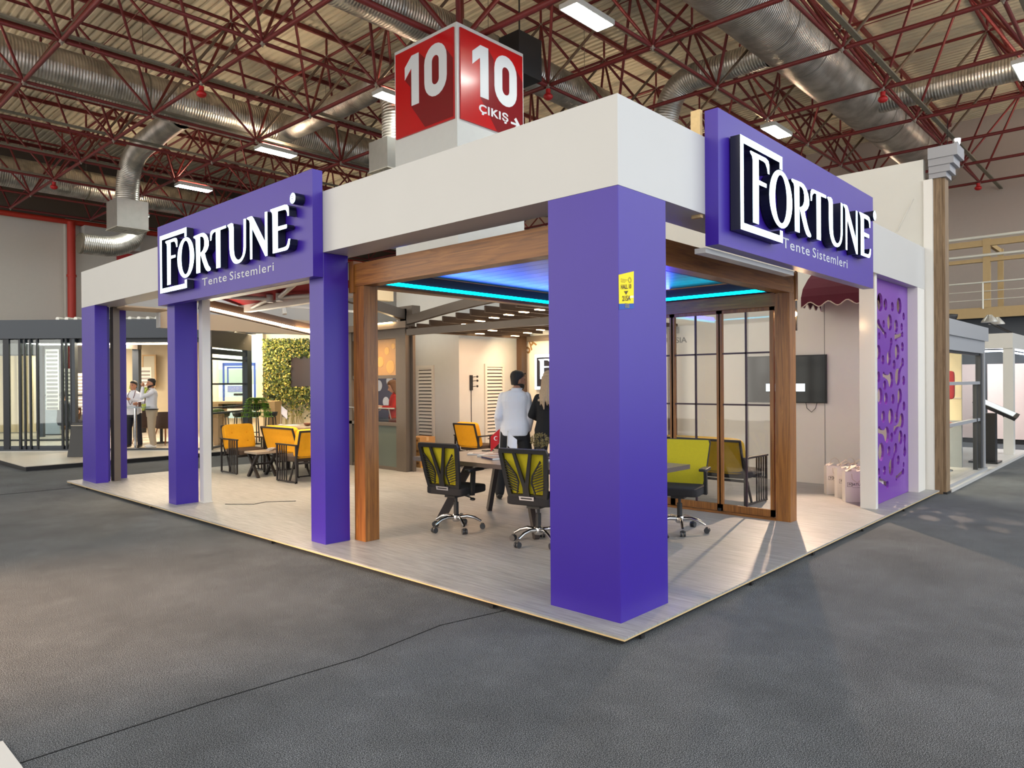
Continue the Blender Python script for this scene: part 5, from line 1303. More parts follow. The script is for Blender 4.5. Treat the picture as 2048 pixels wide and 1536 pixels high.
def person(name, label, loc, rotz, H=1.76, skin=(190, 140, 112), shirt=None, trousers=None, shoes=(30, 28, 28), hair=(26, 20, 18), hairstyle='short', head_yaw=0, head_pitch=0,
           armL=None, armR=None, female=False, dress=False, vox=.010, curl=.5, beard=False, seated=False, lanyard=False, belt=False, stance=.10, head_dx=0.0, head_dz=0.0):
    k = H / 1.76
    t = thing(name, label, 'person', loc, rotz)
    S_ = mat('skin_%d' % skin[0], skin, .55, var=.04)
    sw = .19 if female else .215          # half shoulder
    hipz, kneez = .93 * k, .50 * k; shz = 1.44 * k; hw = .095 * k
    legs = {}
    for sg in (-1, 1):
        if seated: legs[sg] = [(sg * hw, 0, .52), (sg * hw * 1.1, .42, .50), (sg * hw * 1.1, .44, .10)]
        else: legs[sg] = [(sg * hw, 0, hipz - .04), (sg * (hw + stance * .35), .012, kneez), (sg * (hw + stance * .5), -.02, .085 * k)]
    zoff = (.52 - (hipz - .04)) if seated else 0
    Z = lambda z: z * k + zoff
    # default arms: hanging
    def defarm(sg): return [(sg * (sw + .01), -.02, Z(1.14)), (sg * (sw + .0), .07, Z(.90))]
    arms = {-1: [Vector(p) for p in (armL or defarm(-1))], 1: [Vector(p) for p in (armR or defarm(1))]}
    sh = {sg: Vector((sg * (sw - .05), -.005, Z(1.395))) for sg in (-1, 1)}
    b = MB()
    tors = [((0, 0, Z(.86)), .155, .105), ((0, 0, Z(.96)), .165, .115), ((0, .005, Z(1.08)), .135 if female else .15, .10), ((0, .01, Z(1.22)), .15 if female else .165, .112), ((0, .0, Z(1.33)), .162 if female else .182, .115), ((0, -.008, Z(1.40)), .15 if female else .168, .10), ((0, -.012, Z(1.45)), .11 if female else .125, .078), ((0, -.015, Z(1.49)), .066, .06)]
    b.loft([(c, rx * k, ry * k) for c, rx, ry in tors], 20)
    b.tube((head_dx * .3, -.015, Z(1.42)), (head_dx, .005, Z(1.57) + head_dz), .055 * k, 14)
    HY = Matrix.Rotation(R(-head_yaw), 3, 'Z') @ Matrix.Rotation(R(head_pitch), 3, 'X')
    hc = Vector((head_dx, .005, Z(1.512) + head_dz))
    def hp(p): return hc + HY @ (Vector(p) * k * 1.06)
    hs = [(0, .052, .022, .02), (.02, .04, .043, .048), (.05, .02, .056, .073), (.085, .008, .066, .088), (.12, .0, .072, .095), (.16, -.004, .074, .098), (.195, -.006, .067, .088), (.22, -.008, .048, .064), (.233, -.008, .018, .025)]
    b.loft([(hp((0, y, z)), rx * k, ry * k, 0, HY, 2.1) for z, y, rx, ry in hs], 20)
    b.path([hp((0, .088, .125)), hp((0, .104, .10)), hp((0, .116, .082)), hp((0, .095, .072))], [.010 * k, .012 * k, .015 * k, .011 * k], 8)
    b.ball(hp((0, .092, .048)), .020 * k, 10, 6, (1.25, .5, .42), HY)       # lips
    for sg in (-1, 1): b.ball(hp((sg * .077, -.004, .10)), .026 * k, 8, 6, (.35, .7, 1.1), HY)
    for sg in (-1, 1):
        limb(b, [sh[sg], arms[sg][0], arms[sg][1]], [.052 * k, .041 * k, .028 * k])
        d = (arms[sg][1] - arms[sg][0]).normalized()
        hand(b, arms[sg][1] + d * .01, d if len(arms[sg]) < 3 else arms[sg][2], (-sg * .8, .5, 0) if len(arms[sg]) < 4 else arms[sg][3], 1 if sg < 0 else -1, curl, k)
        limb(b, [legs[sg][0], legs[sg][1], legs[sg][2]], [.088 * k, .056 * k, .040 * k])
        f = Vector(legs[sg][2]); b.path([f + Vector((0, -.04, -.04)), f + Vector((sg * .01, .06, -.05)), f + Vector((sg * .02, .15, -.062))], [.036 * k, .036 * k, .022 * k], 10)
    obj('body', remesh(b, name + '_body', vox, 3, S_), None, t, local=True)
    # hair
    hcol = mat('hair_%d_%d' % (hair[0], hair[2]), hair, .5, var=.25, vscale=70, bump=.6, bscale=220)
    h = MB()
    cap = [(.10, -.034, .066, .066), (.13, -.026, .077, .078), (.165, -.014, .080, .098), (.20, -.006, .075, .100), (.228, -.006, .056, .078), (.246, -.008, .020, .028)]
    if hairstyle == 'short':
        h.loft([(hp((0, y, z)), rx * k, ry * k, 0, HY, 2.1) for z, y, rx, ry in [(.055, -.055, .052, .036)] + cap], 20)
    else:
        h.loft([(hp((0, y, z)), rx * k, ry * k, 0, HY, 2.1) for z, y, rx, ry in cap], 20)
        for q in range(15):
            a = R(150 + q * 17) if False else R(-200 + q * 220 / 14 - 70 + 0)
            a = R(180 - 20 + q * (220 / 14)); cx, cy = math.cos(a) * .072, math.sin(a) * .085
            pts = [hp((cx, cy - .012, .17)), hp((cx * 1.12, cy * 1.05 - .02, .06)), hp((cx * 1.5 + .008 * math.sin(q * 2), cy * 1.2 - .035, -.04)), hp((cx * 1.85 - .01 * math.sin(q * 2), cy * 1.2 - .05, -.14)), hp((cx * 1.75 + .012 * math.sin(q * 2.6), cy * 1.1 - .05 + .01 * math.sin(q * 3), -.23 - .03 * math.sin(q * 2.1)))]
            h.path(pts, [.022 * k, .026 * k, .027 * k, .023 * k, .008 * k], 8)
    obj('hair', remesh(h, name + '_hair', max(.006, vox * .8), 2, hcol), None, t, local=True)
    if beard:
        g = MB(); g.loft([(hp((0, y, z)), rx * k, ry * k, 0, HY, 2.1) for z, y, rx, ry in [(-.004, .045, .026, .03), (.02, .036, .050, .056), (.05, .018, .061, .078), (.07, .004, .066, .080)]], 18)
        obj('beard', g, hcol, t, local=True)
    e = MB()
    for sg in (-1, 1): e.ball(hp((sg * .030, .080, .120)), .010 * k, 8, 6, (1.3, .6, .7), HY)
    obj('eyes', e, mat('eye_dark', (30, 22, 20), .2), t, local=True)
    e = MB()
    for sg in (-1, 1): e.path([hp((sg * .014, .088, .140)), hp((sg * .03, .087, .146)), hp((sg * .048, .074, .140))], .0045 * k, 6)
    obj('eyebrows', e, hcol, t, local=True)
    # clothing
    if shirt:
        g = MB(); G_ = .021
        g.loft([(c, rx * k + G_ + (.012 if i < 3 and not belt else 0), ry * k + G_ + (.014 if i < 3 and not belt else .004)) for i, (c, rx, ry) in enumerate(tors[:-1]) if not (belt and i < 1)] + [((head_dx * .3, -.014, Z(1.48)), .088 * k, .072 * k), ((head_dx * .7, -.010, Z(1.51)), .064 * k, .062 * k)], 22)
        for sg in (-1, 1):
            a0 = arms[sg][0]; a1 = arms[sg][1]; q = a0.lerp(a1, .93)
            limb(g, [sh[sg], a0, q], [.060 * k, .052 * k, .040 * k])
            if not female: g.ball(a0 + Vector((0, -.01, -.005)), .054 * k, 10, 8)
        obj('shirt', remesh(g, name + '_shirt', vox, 3, shirt), None, t, local=True)
        g = MB().path([Vector((head_dx * .7 + math.cos(R(a)) * .066, math.sin(R(a)) * .062 - .008, Z(1.50) + .012 * math.sin(R(a)))) for a in range(0, 360, 24)], .012 * k, 8, closed=True)
        if not female: obj('collar', g, shirt, t, local=True)
    if trousers and not dress:
        g = MB(); g.loft([((0, 0, Z(.80)), .165 * k, .125 * k), ((0, 0, Z(.90)), .182 * k, .136 * k), ((0, 0, Z(.99)), (.196 if belt else .165) * k, (.146 if belt else .122) * k)], 20)
        for sg in (-1, 1): limb(g, [legs[sg][0], legs[sg][1], (legs[sg][2][0], legs[sg][2][1] - .005, legs[sg][2][2] + .01)], [.108 * k, .078 * k, .066 * k])
        obj('trousers', remesh(g, name + '_trousers', vox, 3, trousers), None, t, local=True)
    if dress:
        g = MB(); g.loft([((0, 0, Z(.50)), .21 * k, .16 * k), ((0, 0, Z(.75)), .20 * k, .15 * k), ((0, 0, Z(.95)), .185 * k, .135 * k), ((0, 0, Z(1.10)), .16 * k, .12 * k)], 22)
        obj('skirt', remesh(g, name + '_skirt', vox, 3, shirt), None, t, local=True)
    if belt: obj('belt', MB().path([Vector((math.cos(R(a)) * .195 * k, math.sin(R(a)) * .145 * k, Z(.975))) for a in range(0, 360, 15)], .016, 8, closed=True), mat('belt_black', (28, 24, 24), .4), t, local=True)
    if lanyard: obj('lanyard', MB().path([(-.07, .05, Z(1.49)), (-.085, .12, Z(1.38)), (-.04, .15, Z(1.20)), (0, .152, Z(1.13)), (.04, .15, Z(1.20)), (.085, .12, Z(1.38)), (.07, .05, Z(1.49)), (0, -.085, Z(1.50)), (-.07, .05, Z(1.49))], .007, 6), mat('lanyard_wine', (90, 30, 40), .6), t, local=True)
    for sg in (-1, 1):
        f = Vector(legs[sg][2]); g = MB()
        g.path([f + Vector((0, -.065, -.045)), f + Vector((0, -.02, -.035)), f + Vector((sg * .01, .07, -.048)), f + Vector((sg * .018, .15, -.055)), f + Vector((sg * .02, .175, -.062))], [.032 * k, .046 * k, .046 * k, .036 * k, .018 * k], 12)
        g.v = [(x, y, max(z, .0)) for x, y, z in g.v]
        sc = obj('shoe', remesh(g, name + '_shoe', .008, 2, mat('shoe_%d' % shoes[0], shoes, .5)), None, t, local=True)
    return t
M_SHIRT = mat('white_shirt', (222, 222, 230), .75, bump=1.0, bscale=9, var=.03)
M_BLKT = mat('black_trousers', (24, 23, 26), .85); M_BEIGE = mat('beige_trousers', (176, 160, 138), .85, bump=.3, bscale=16); M_NAVY = mat('navy_trousers', (24, 26, 40), .85)
M_DRED = mat('red_dress', (168, 36, 28), .75, bump=.2, bscale=20); M_BLKD = mat('black_dress', (20, 19, 22), .9, bump=.2, bscale=20)
person('person', 'man in white shirt and black trousers with back to us, beyond the meeting table', (3.30, 3.98, .06), R(-47), 1.77, (150, 106, 84), M_SHIRT, M_BLKT, (24, 22, 22), (22, 18, 18), head_yaw=62, beard=True,
       armL=[(-.232, -.05, 1.13), (-.225, .07, .90)], armR=[(.218, -.04, 1.13), (.19, .12, .92)], stance=.24, head_dx=.045, head_dz=-.022, vox=.009, curl=.7)
sg_ = thing('sunglasses', 'sunglasses pushed up on the hair of the man in white shirt', 'sunglasses', (3.36, 3.93, 1.75))
cw = Vector((3.30, 3.98, 0)); Rz = Matrix.Rotation(R(-47 - 62), 3, 'Z')
R47 = Matrix.Rotation(R(-47), 3, 'Z')
def hd(x, y, z): return tuple(cw + R47 @ Vector((.045, .005, 0)) + Rz @ Vector((x * 1.066, y * 1.066, 0)) + Vector((0, 0, .06 + 1.4956 + z * 1.066)))
obj('glasses_arm', MB().path([hd(-.080, -.02, .13), hd(-.079, .04, .17), hd(-.055, .085, .20)], .003, 6), M_BLACK, sg_); obj('glasses_arm', MB().path([hd(.080, -.02, .13), hd(.079, .04, .17), hd(.055, .085, .20)], .003, 6), M_BLACK, sg_)
for s_ in (-1, 1): obj('lens', MB().ball(hd(s_ * .034, .088, .205), .020, 12, 8, (1, .25, .6), Rz), mat('tv_black', (6, 7, 10), .12), sg_)
person('person', 'blonde woman in black clothes half hidden by the corner column', (3.51, 3.55, .06), R(-47), 1.74, (206, 160, 134), M_BLKD, M_BLKT, (20, 20, 20), (186, 160, 132), 'long', head_yaw=-15, female=True, dress=False, vox=.009,
       armL=[(-.235, .02, 1.15), (-.12, .19, 1.08)], armR=[(.235, .02, 1.15), (.14, .19, 1.08)])
person('person', 'woman in red dress with long fair hair behind the kiosk counter', (4.86, 8.60, .06), R(52), 1.66, (214, 166, 136), M_DRED, None, (20, 20, 20), (118, 84, 56), 'long', head_yaw=0, head_pitch=-24, female=True, dress=True, vox=.010,
       armL=[(-.22, .05, 1.10), (-.12, .25, 1.12)], armR=[(.22, .05, 1.10), (.12, .25, 1.12)])
person('person', 'man in white shirt and dark trousers facing us in the glass pavilion', (2.80, 16.47, .10), R(130), 1.65, (186, 128, 98), M_SHIRT, M_NAVY, (30, 26, 26), (34, 26, 22), head_yaw=10, vox=.013, lanyard=True,
       armL=[(-.26, .04, 1.12), (-.06, .26, 1.20)], armR=[(.26, .03, 1.12), (.12, .24, 1.02)])
person('person', 'man in white shirt and beige trousers, hand raised to his face', (3.04, 15.97, .10), R(75), 1.71, (178, 122, 94), M_SHIRT, M_BEIGE, (230, 228, 224), (34, 26, 22), head_yaw=-5, beard=True, vox=.012, belt=True, lanyard=True,
       armL=[(-.20, .24, 1.25), (-.08, .20, 1.50)], armR=[(.25, .08, 1.14), (.12, .30, 1.10)])
person('person', 'person with dark hair seated at a table inside the glass pavilion', (2.3, 20.3, .10), R(-60), 1.72, (196, 144, 116), mat('dark_jacket', (44, 48, 58), .8), M_NAVY, (30, 26, 26), (24, 20, 18), head_yaw=0, vox=.015, seated=True,
       armL=[(-.24, .14, .80), (-.14, .36, .80)], armR=[(.24, .14, .80), (.14, .36, .80)])

# =================================================================== NEIGHBOURING STANDS, LEFT
ROT = math.atan2(RT.y, RT.x)
Fh = Vector((FW.x, FW.y, 0)).normalized(); Rh = Vector((RT.x, RT.y, 0)).normalized()
def SD(s, d, z=0): return Vector((CAMLOC.x, CAMLOC.y, 0)) + Rh * s + Fh * d + Vector((0, 0, z))
def S(px, d): return (px - 1024) / 1440.69 * d
def dthing(name, label, cat, s, d, z=.1, group=None): return thing(name, label, cat, tuple(SD(s, d, z)), ROT, group)
t = thing('neighbour_platform', 'pale low platform with black edge left of the stand', 'platform', (4, 18, 0))
obj('platform_top', MB().box(-.19, 13.60, .085, 8.6, 26, .10), mat('pale_floor', (196, 186, 172), .35, var=.06), t); obj('platform_edge', MB().box(-.16, 13.64, 0, 8.55, 25.9, .0845), M_BLACK, t)
# glass pavilion, front parallel to local X; origin at its right front corner
D0 = 17.0; s1 = S(418, D0); s0 = S(-120, D0); Wd = s1 - s0
gp = dthing('glass_pavilion', 'anthracite glass pavilion with sliding panes beside the aisle', 'pavilion', s1, D0)
def gb(nm, x0, y0, z0, x1, y1, z1, m=M_ANTH, par=None): return obj(nm, MB().box(x0, y0, z0, x1, y1, z1), m, par or gp, local=True)
def LX(px): return S(px, D0) - s1
gb('roof_beam', -Wd, -.05, 2.66, 0.02, .10, 3.10); gb('roof_beam', -Wd, .10, 2.56, .02, .16, 2.70, mat('anthracite_dark', (36, 40, 46), .4, .3))
gb('bottom_track', -Wd, -.06, 0, 0, .16, .05); gb('bottom_track', -Wd, -.10, 0, 0, -.06, .02, M_GALV)
for px, wdt in ((12, .14), (39, .05), (49, .035), (60, .035), (74, .04), (124, .045), (132, .045), (142, .04)):
    x = LX(px); gb('stile', x - wdt / 2, 0, .05, x + wdt / 2, .05, 2.66, mat('anthracite_dark', (36, 40, 46), .4, .3))
for a, b, dy in ((-110, 12, .02), (12, 39, .03), (39, 74, .05), (74, 124, .03), (124, 142, .06)):
    l = gb('sliding_pane', LX(a) + .01, dy, .12, LX(b) - .01, dy + .004, 2.64, M_GLASSG)
    gb('pane_shoe', LX(a), dy - .012, .05, LX(b), dy + .016, .13, M_ANTH, l)
gb('post', LX(142), 0, .05, LX(150), .12, 2.66); gb('post', -.14, 0, 0, 0, .12, 2.6)
gb('rear_wall', -Wd, 7.8, 0, 2.9, 7.9, 3.0, mat('warm_beige_wall', (226, 206, 172), .6, var=.03))
gb('roof_sheet', -Wd, .1, 3.0, -.6, 7.8, 3.06, mat('roof_louvre_dark', (96, 92, 88), .5, .2))
for px in range(118, 330, 18): x = LX(px * 1.0); obj('roof_wave', MB().tube((x, -.04, 3.12), (x, 7.6, 3.12), .045, 10), mat('opal_sheet', (232, 230, 220), .4), gp, local=True)
o = obj('led_line', MB().box(LX(76), .17, 2.515, LX(330), .20, 2.545), mat('led_line', (255, 250, 235), .5, emit=(255, 246, 226), estr=9), gp, local=True)
obj('led_line', MB().bar((LX(24), .19, 2.60), (LX(76), .19, 2.53), .03, .03), mat('led_line', (255, 250, 235), .5, emit=(255, 246, 226), estr=9), gp, local=True)
for (px, d_, pw, c_) in ((60, 18.6, 45, (1, .95, .88)), (200, 20.5, 90, (1, .82, .60)), (330, 19.5, 80, (1, .80, .55)), (120, 22.6, 70, (1, .84, .62))):
    p_ = SD(S(px, d_), d_, 2.9); l = area_light('pavilion_light', tuple(p_), (p_.x, p_.y, 0), 1.2, .8, pw, c_)
    l.parent = gp; l.matrix_parent_inverse = (Matrix.Translation(gp.location) @ Matrix.Rotation(ROT, 4, 'Z')).inverted()
# right return side with guillotine glazing: from corner (0,0) to (x1,y1)
e1 = SD(S(499, 19.25), 19.25) - SD(s1, D0); ex = e1.dot(Rh); ey = e1.dot(Fh); sd = Vector((ex, ey, 0)); ln = sd.length; sd.normalize()
def along(a, z): return (sd.x * a, sd.y * a, z)
gt = dthing('guillotine_window', 'dark framed vertical sliding window at the pavilion corner', 'window', s1, D0)
def sb(nm, a0, z0, a1, z1, th_=.06, m=M_ANTH):
    return obj(nm, MB().bar(along(a0, (z0 + z1) / 2), along(a1, (z0 + z1) / 2), th_, z1 - z0), m, gt, local=True)
sb('top_beam', 0, 2.44, ln, 2.86, .14, mat('bronze_beam', (92, 84, 76), .4, .3)); sb('window_head', .1, 2.28, ln - .1, 2.40); sb('mid_bar', .08, 1.54, ln - .1, 1.58); sb('guard_rail', .08, .98, ln - .1, 1.01); sb('guard_rail', .08, .84, ln - .1, .88); sb('sill', .0, 0.02, ln, .07)
sb('top_bar', .08, 2.14, ln - .1, 2.19)
sb('end_post', ln - .28, 0, ln, 2.44, .14); sb('corner_post', 0, 0, .08, 2.44, .10)
obj('pane', MB().add([along(.08, .07), along(ln - .28, .07), along(ln - .28, 2.28), along(.08, 2.28)], [(0, 1, 2, 3)]), M_GLASS, gt, local=True)
obj('badge', MB().ball((sd.x * (ln - .42) + .05, sd.y * (ln - .42) - .06, 2.62), .02, 8, 6), M_SIGNWH, gt, local=True)

# rear lit wall right of the pavilion with poster, vines and television
dV = 21.0
wl = dthing('display_wall', 'warm lit cream display wall far behind the armchairs', 'wall', S(560, dV), dV)
def dl(px, ref=560): return S(px, dV) - S(ref, dV)
M_CREAM = mat('cream_wall', (236, 222, 190), .55, var=.04)
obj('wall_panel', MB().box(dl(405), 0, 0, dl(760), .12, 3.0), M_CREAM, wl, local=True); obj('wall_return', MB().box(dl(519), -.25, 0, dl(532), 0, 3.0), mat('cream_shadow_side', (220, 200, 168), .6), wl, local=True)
m = MB(); random.seed(9)
for k in range(46):
    x = random.uniform(dl(545), dl(612)); z = random.uniform(.2, 1.1); m.path([(x, -.012, z), (x + random.uniform(-.03, .03), -.012, z + .15), (x + random.uniform(-.05, .05), -.012, z + .34)], .006, 5)
obj('reed_drawing', m, mat('reed_olive', (176, 160, 92), .8), wl, local=True)
t = thing('wall_writing', 'faint small grey lettering above the vine wall', 'lettering', tuple(SD(S(600, dV), dV - .01, 2.9)), ROT)
obj('lettering_strip', MB().box(-.25, -.002, 0, .25, 0, .012), mat('faint_grey', (190, 180, 160), .6), t, local=True)
area_light('wall_fill', tuple(SD(S(600, dV), dV - 1.3, 3.1)), tuple(SD(S(600, dV), dV, 1.2)), 3.2, .2, 75, (1, .84, .56), wl)  # added fill that brightens the cream wall; no lamp stands here
area_light('wall_fill', tuple(SD(S(470, dV), dV - 1.5, 2.9)), tuple(SD(S(470, dV), dV, 1.2)), 1.6, .2, 16, (1, .92, .80), wl)  # second added fill, for the poster side of the wall
# vines
vw = dthing('vine_wall', 'green artificial ivy frame around the dark screen', 'plant wall', S(560, dV - .3), dV - .3, .1)
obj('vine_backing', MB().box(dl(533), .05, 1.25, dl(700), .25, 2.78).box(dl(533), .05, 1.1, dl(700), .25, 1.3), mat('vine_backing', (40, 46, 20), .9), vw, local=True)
def leaves(mb, n, xr, zr, dens=None, sc=.05, yr=(-.10, .05)):
    for k in range(n):
        x = random.uniform(*xr); z = random.uniform(*zr); y = random.uniform(*yr)
        if dens and not dens(x, z): continue
        a = random.uniform(0, 6.28); tl = random.uniform(-.9, .9); q = sc * random.uniform(.6, 1.3)
        u_ = Vector((math.cos(a), tl * .6, math.sin(a))).normalized() * q; w_ = Vector((-math.sin(a), random.uniform(-.5, .5), math.cos(a))).normalized() * q * .55
        c = Vector((x, y, z)); mb.add([c - u_, c - u_ * .1 + w_, c + u_, c - u_ * .1 - w_], [(0, 1, 2), (0, 2, 3)])
def frame_d(x, z):
    tvx0, tvz0, tvz1 = dl(583), 1.46, 2.30
    if x > tvx0 + random.uniform(-.05, .03) and tvz0 < z < tvz1: return False
    if z < 1.25: return random.random() < max(0.03, (z - .55) / .8) * (.9 if x > dl(550) else .25)
    return True
for nm, col, n in (('ivy_leaves', (50, 66, 18), 5200), ('ivy_leaves', (108, 116, 34), 4200), ('ivy_leaves', (190, 170, 78), 2300)):
    m = MB(); leaves(m, n, (dl(530), dl(700)), (.55, 2.84), frame_d, .036, (-.20, .02)); o = obj(nm, m, mat('leaf_%d' % col[0], col, .6, var=.2), vw, local=True); o['kind'] = 'stuff'
t = dthing('television', 'dark screen framed by ivy on the far wall', 'television', S(620, dV - .35), dV - .35, 1.5)
obj('tv_body', MB().box(S(583, dV) - S(620, dV), -.02, .06, S(690, dV) - S(620, dV), .03, .96), mat('screen_brown', (62, 48, 42), .2), t, local=True)
obj('tv_bezel', MB().box(S(583, dV) - S(620, dV) - .01, -.025, .05, S(690, dV) - S(620, dV), -.02, .065), M_BLACK, t, local=True)
# poster: pale sky, blue pergola and sofa
po = dthing('poster', 'poster of a blue pergola with sofa under pale sky', 'poster', S(478, dV - .1), dV - .1, .1)
def pb(nm, a, b, c, d_, m_, dy=0): return obj(nm, MB().box(S(a, dV) - S(478, dV), -.02 - dy, d_, S(b, dV) - S(478, dV), -.012 - dy, c), m_, po, local=True)
def zz(y): return 1.66 + (768 - y + (478 - 1024) * -.0071 * 0 - 4) / 1440.69 * dV - .1
pb('poster_sheet', 438, 518, zz(683), zz(832), mat('poster_sky', (176, 206, 214), .5, emit=(176, 206, 214), estr=.05))  # sheet glows faintly by itself, brightness added to the print
pb('printed_deck', 438, 518, zz(790), zz(818), mat('print_deck', (220, 214, 206), .6), .002)
pb('printed_hedge', 438, 518, zz(735), zz(765), mat('print_hedge', (150, 180, 176), .6), .002)
M_PB = mat('print_blue', (44, 76, 156), .5)
for a, b, y0, y1 in ((446, 450, 724, 806), (508, 512, 724, 806), (446, 512, 722, 728), (455, 458, 731, 765), (500, 503, 731, 765), (455, 503, 730, 733)): pb('printed_pergola', a, b, zz(y0), zz(y1), M_PB, .004)
pb('printed_sofa', 456, 500, zz(768), zz(780), mat('print_sofa', (120, 136, 190), .6), .005); pb('printed_table', 468, 486, zz(783), zz(787), M_BLACK, .006)
# bar table with stools
dB_ = 19.9
bt = dthing('bar_table', 'light wood bar table in front of the poster', 'table', S(495, dB_), dB_)
hb = (S(557, dB_) - S(434, dB_)) / 2; M_LW = mat('light_wood', (206, 168, 118), .5, var=.08)
obj('table_top', MB().box(-hb, -.3, 1.02, hb, .3, 1.08), M_LW, bt, local=True)
for sg in (-1, 1): obj('panel_leg', MB().box(sg * hb - sg * .16, -.3, 0, sg * hb, .3, 1.02), M_LW, bt, local=True)
obj('top_rail', MB().box(-hb + .16, -.02, .88, hb - .16, .02, 1.02), mat('dark_rail', (60, 44, 36), .6), bt, local=True)
bs = dthing('bar_stool', 'dark shell bar stool at the left end of the bar table', 'stool', S(446, 19.4), 19.4, .1, 'bar stools at the light wood table')
obj('seat_shell', MB().lathe([(.10, .66), (.16, .70), (.185, .80), (.18, .80), (.155, .72), (.08, .69)], (0, 0, 0), 16), M_BLACK, bs, local=True)
for sx, sy in ((-1, -1), (1, -1), (1, 1), (-1, 1)): obj('leg', MB().tube((sx * .09, sy * .09, .67), (sx * .13, sy * .13, 0), .014, 8), M_DARK, bs, local=True)
obj('foot_ring', MB().path([(math.cos(R(a)) * .16, math.sin(R(a)) * .16, .25) for a in range(45, 405, 90)], .008, 6, closed=True), M_DARK, bs, local=True)
for px, lb_ in ((478, 'dark shell bar stool second from left'), (508, 'dark shell bar stool just right of the dark post'), (541, 'dark shell bar stool at the right end of the bar table')):
    copy_tree(bs, None, tuple(SD(S(px, 19.4), 19.4, .1)), ROT + px * .01, lb_)
# fern
fn = dthing('potted_fern', 'bright green fern drooping beside the dark window post', 'plant', S(512, 18.6), 18.6)
obj('planter', MB().lathe([(.06, .86), (.12, .92), (.13, 1.02), (.11, 1.02), (.10, .95)], (0, 0, 0), 18), M_DARK, fn, local=True); obj('plant_stand', MB().tube((0, 0, .01), (0, 0, .88), .014, 8).lathe([(.12, 0), (.12, .012), (.02, .03)], (0, 0, 0), 18), M_DARK, fn, local=True)
M_FERN = mat('fern_green', (112, 160, 30), .5, var=.25, vscale=20); random.seed(4)
for k in range(40):
    a = random.uniform(0, 6.28); L_ = random.uniform(.30, .52); c0 = Vector((0, 0, 1.0)); dv = Vector((math.cos(a), math.sin(a), 0)); m = MB(); pp = []
    for q in range(15): s_ = q / 14; pp.append(c0 + dv * (L_ * s_ * .85) + Vector((0, 0, .95 * s_ - 1.25 * s_ * s_ + .02)))
    m.path(pp, .004, 4)
    for q in range(1, 15):
        sidev = dv.cross(Vector((0, 0, 1))); wv = .13 * math.sin(math.pi * (q + .5) / 15.5) + .015
        for sg in (-1, 1):
            b_ = pp[q]; tp = b_ + sidev * sg * wv + dv * .035 + Vector((0, 0, -.02)); m.add([b_ - dv * .034, tp, b_ + dv * .032], [(0, 1, 2)])
    obj('frond', m, M_FERN, fn, local=True)
# wooden vase-like stand seen through the window
t = dthing('wooden_stand', 'tapered light wooden stand seen through the corner window', 'stand', S(434, 18.4), 18.4)
obj('stand_body', MB().lathe([(.10, 0), (.12, .25), (.19, .78), (.17, .80)], (0, 0, 0), 6, smooth=False), mat('driftwood', (160, 124, 86), .7, var=.15), t, local=True); obj('stand_plant', MB().ball((0, 0, .86), .16, 10, 6, (1.2, 1, .5)), mat('leaf_64', (64, 84, 22), .6), t, local=True)

# inside the pavilion
t = dthing('bistro_table', 'high round table on a chrome column before the two men', 'table', S(270, 17.45), 17.45)
obj('table_top', MB().tube((0, 0, 1.0), (0, 0, 1.03), .33, 28), M_GLASSG, t, local=True); obj('column', MB().tube((0, 0, .02), (0, 0, 1.0), .035, 14), M_CHROME, t, local=True); obj('round_base', MB().lathe([(.24, 0), (.24, .012), (.06, .03)], (0, 0, 0), 24), M_CHROME, t, local=True)
solo('paper_cup', MB().lathe([(.028, 0), (.036, .11)], tuple(SD(S(279, 17.4), 17.4, 1.131)), 14), mat('cup_brown', (90, 50, 36), .6), 'brown cup on the high round table', 'cup')
dt = dthing('dining_table', 'white round table behind the man in beige trousers', 'table', S(322, 19.2), 19.2)
obj('table_top', MB().tube((0, 0, .72), (0, 0, .75), .45, 28), mat('plastic_white', (224, 224, 228), .4), dt, local=True); obj('pedestal', MB().tube((0, 0, .02), (0, 0, .72), .04, 12).lathe([(.25, 0), (.24, .02), (.05, .04)], (0, 0, 0), 20), M_DARK, dt, local=True)
def shell_chair(s_, d_, rz, lab):
    t = dthing('shell_chair', lab, 'chair', s_, d_, .1, 'dark tub chairs in the pavilion'); t.rotation_euler = (0, 0, rz)
    obj('tub', MB().loft([((0, 0, .42), .20, .19), ((0, 0, .46), .26, .25), ((0, -.02, .60), .28, .27), ((0, -.03, .84), .27, .26)], 20, cap=False).loft([((0, 0, .42), .20, .19), ((0, 0, .47), .24, .23)], 20), mat('tub_brown', (66, 48, 40), .7), t, local=True)
    for sx, sy in ((-1, -1), (1, -1), (1, 1), (-1, 1)): obj('leg', MB().tube((sx * .13, sy * .13, .43), (sx * .22, sy * .22, 0), .016, 8, r2=.010), mat('leg_wood', (150, 96, 56), .6), t, local=True)
shell_chair(S(330, 18.7), 18.7, ROT + 1.2, 'dark tub chair right of the man in beige trousers'); shell_chair(S(287, 19.0), 19.0, ROT - .8, 'dark tub chair between the two standing men'); shell_chair(S(262, 20.2), 20.2, ROT + .4, 'dark tub chair behind the man facing us')
shell_chair(S(141, 22.9), 22.9, ROT + 2.2, 'dark tub chair inside the pavilion at far left')
t = dthing('inner_pergola', 'dark pergola frame deep inside the pavilion', 'pergola', S(274, 21), 21)
obj('post', MB().box(-.09, -.08, 0, .09, .08, 2.75), M_ANTH, t, local=True); obj('beam', MB().bar((-3.2, .1, 2.9), (.14, -.1, 2.72), .2, .28), M_TAUPE, t, local=True); obj('post', MB().box(-2.9, 0, 0, -2.75, .1, 2.7), M_ANTH, t, local=True); obj('mid_rail', MB().box(-2.75, 0, 1.24, -.09, .03, 1.29), M_BLACK, t, local=True)
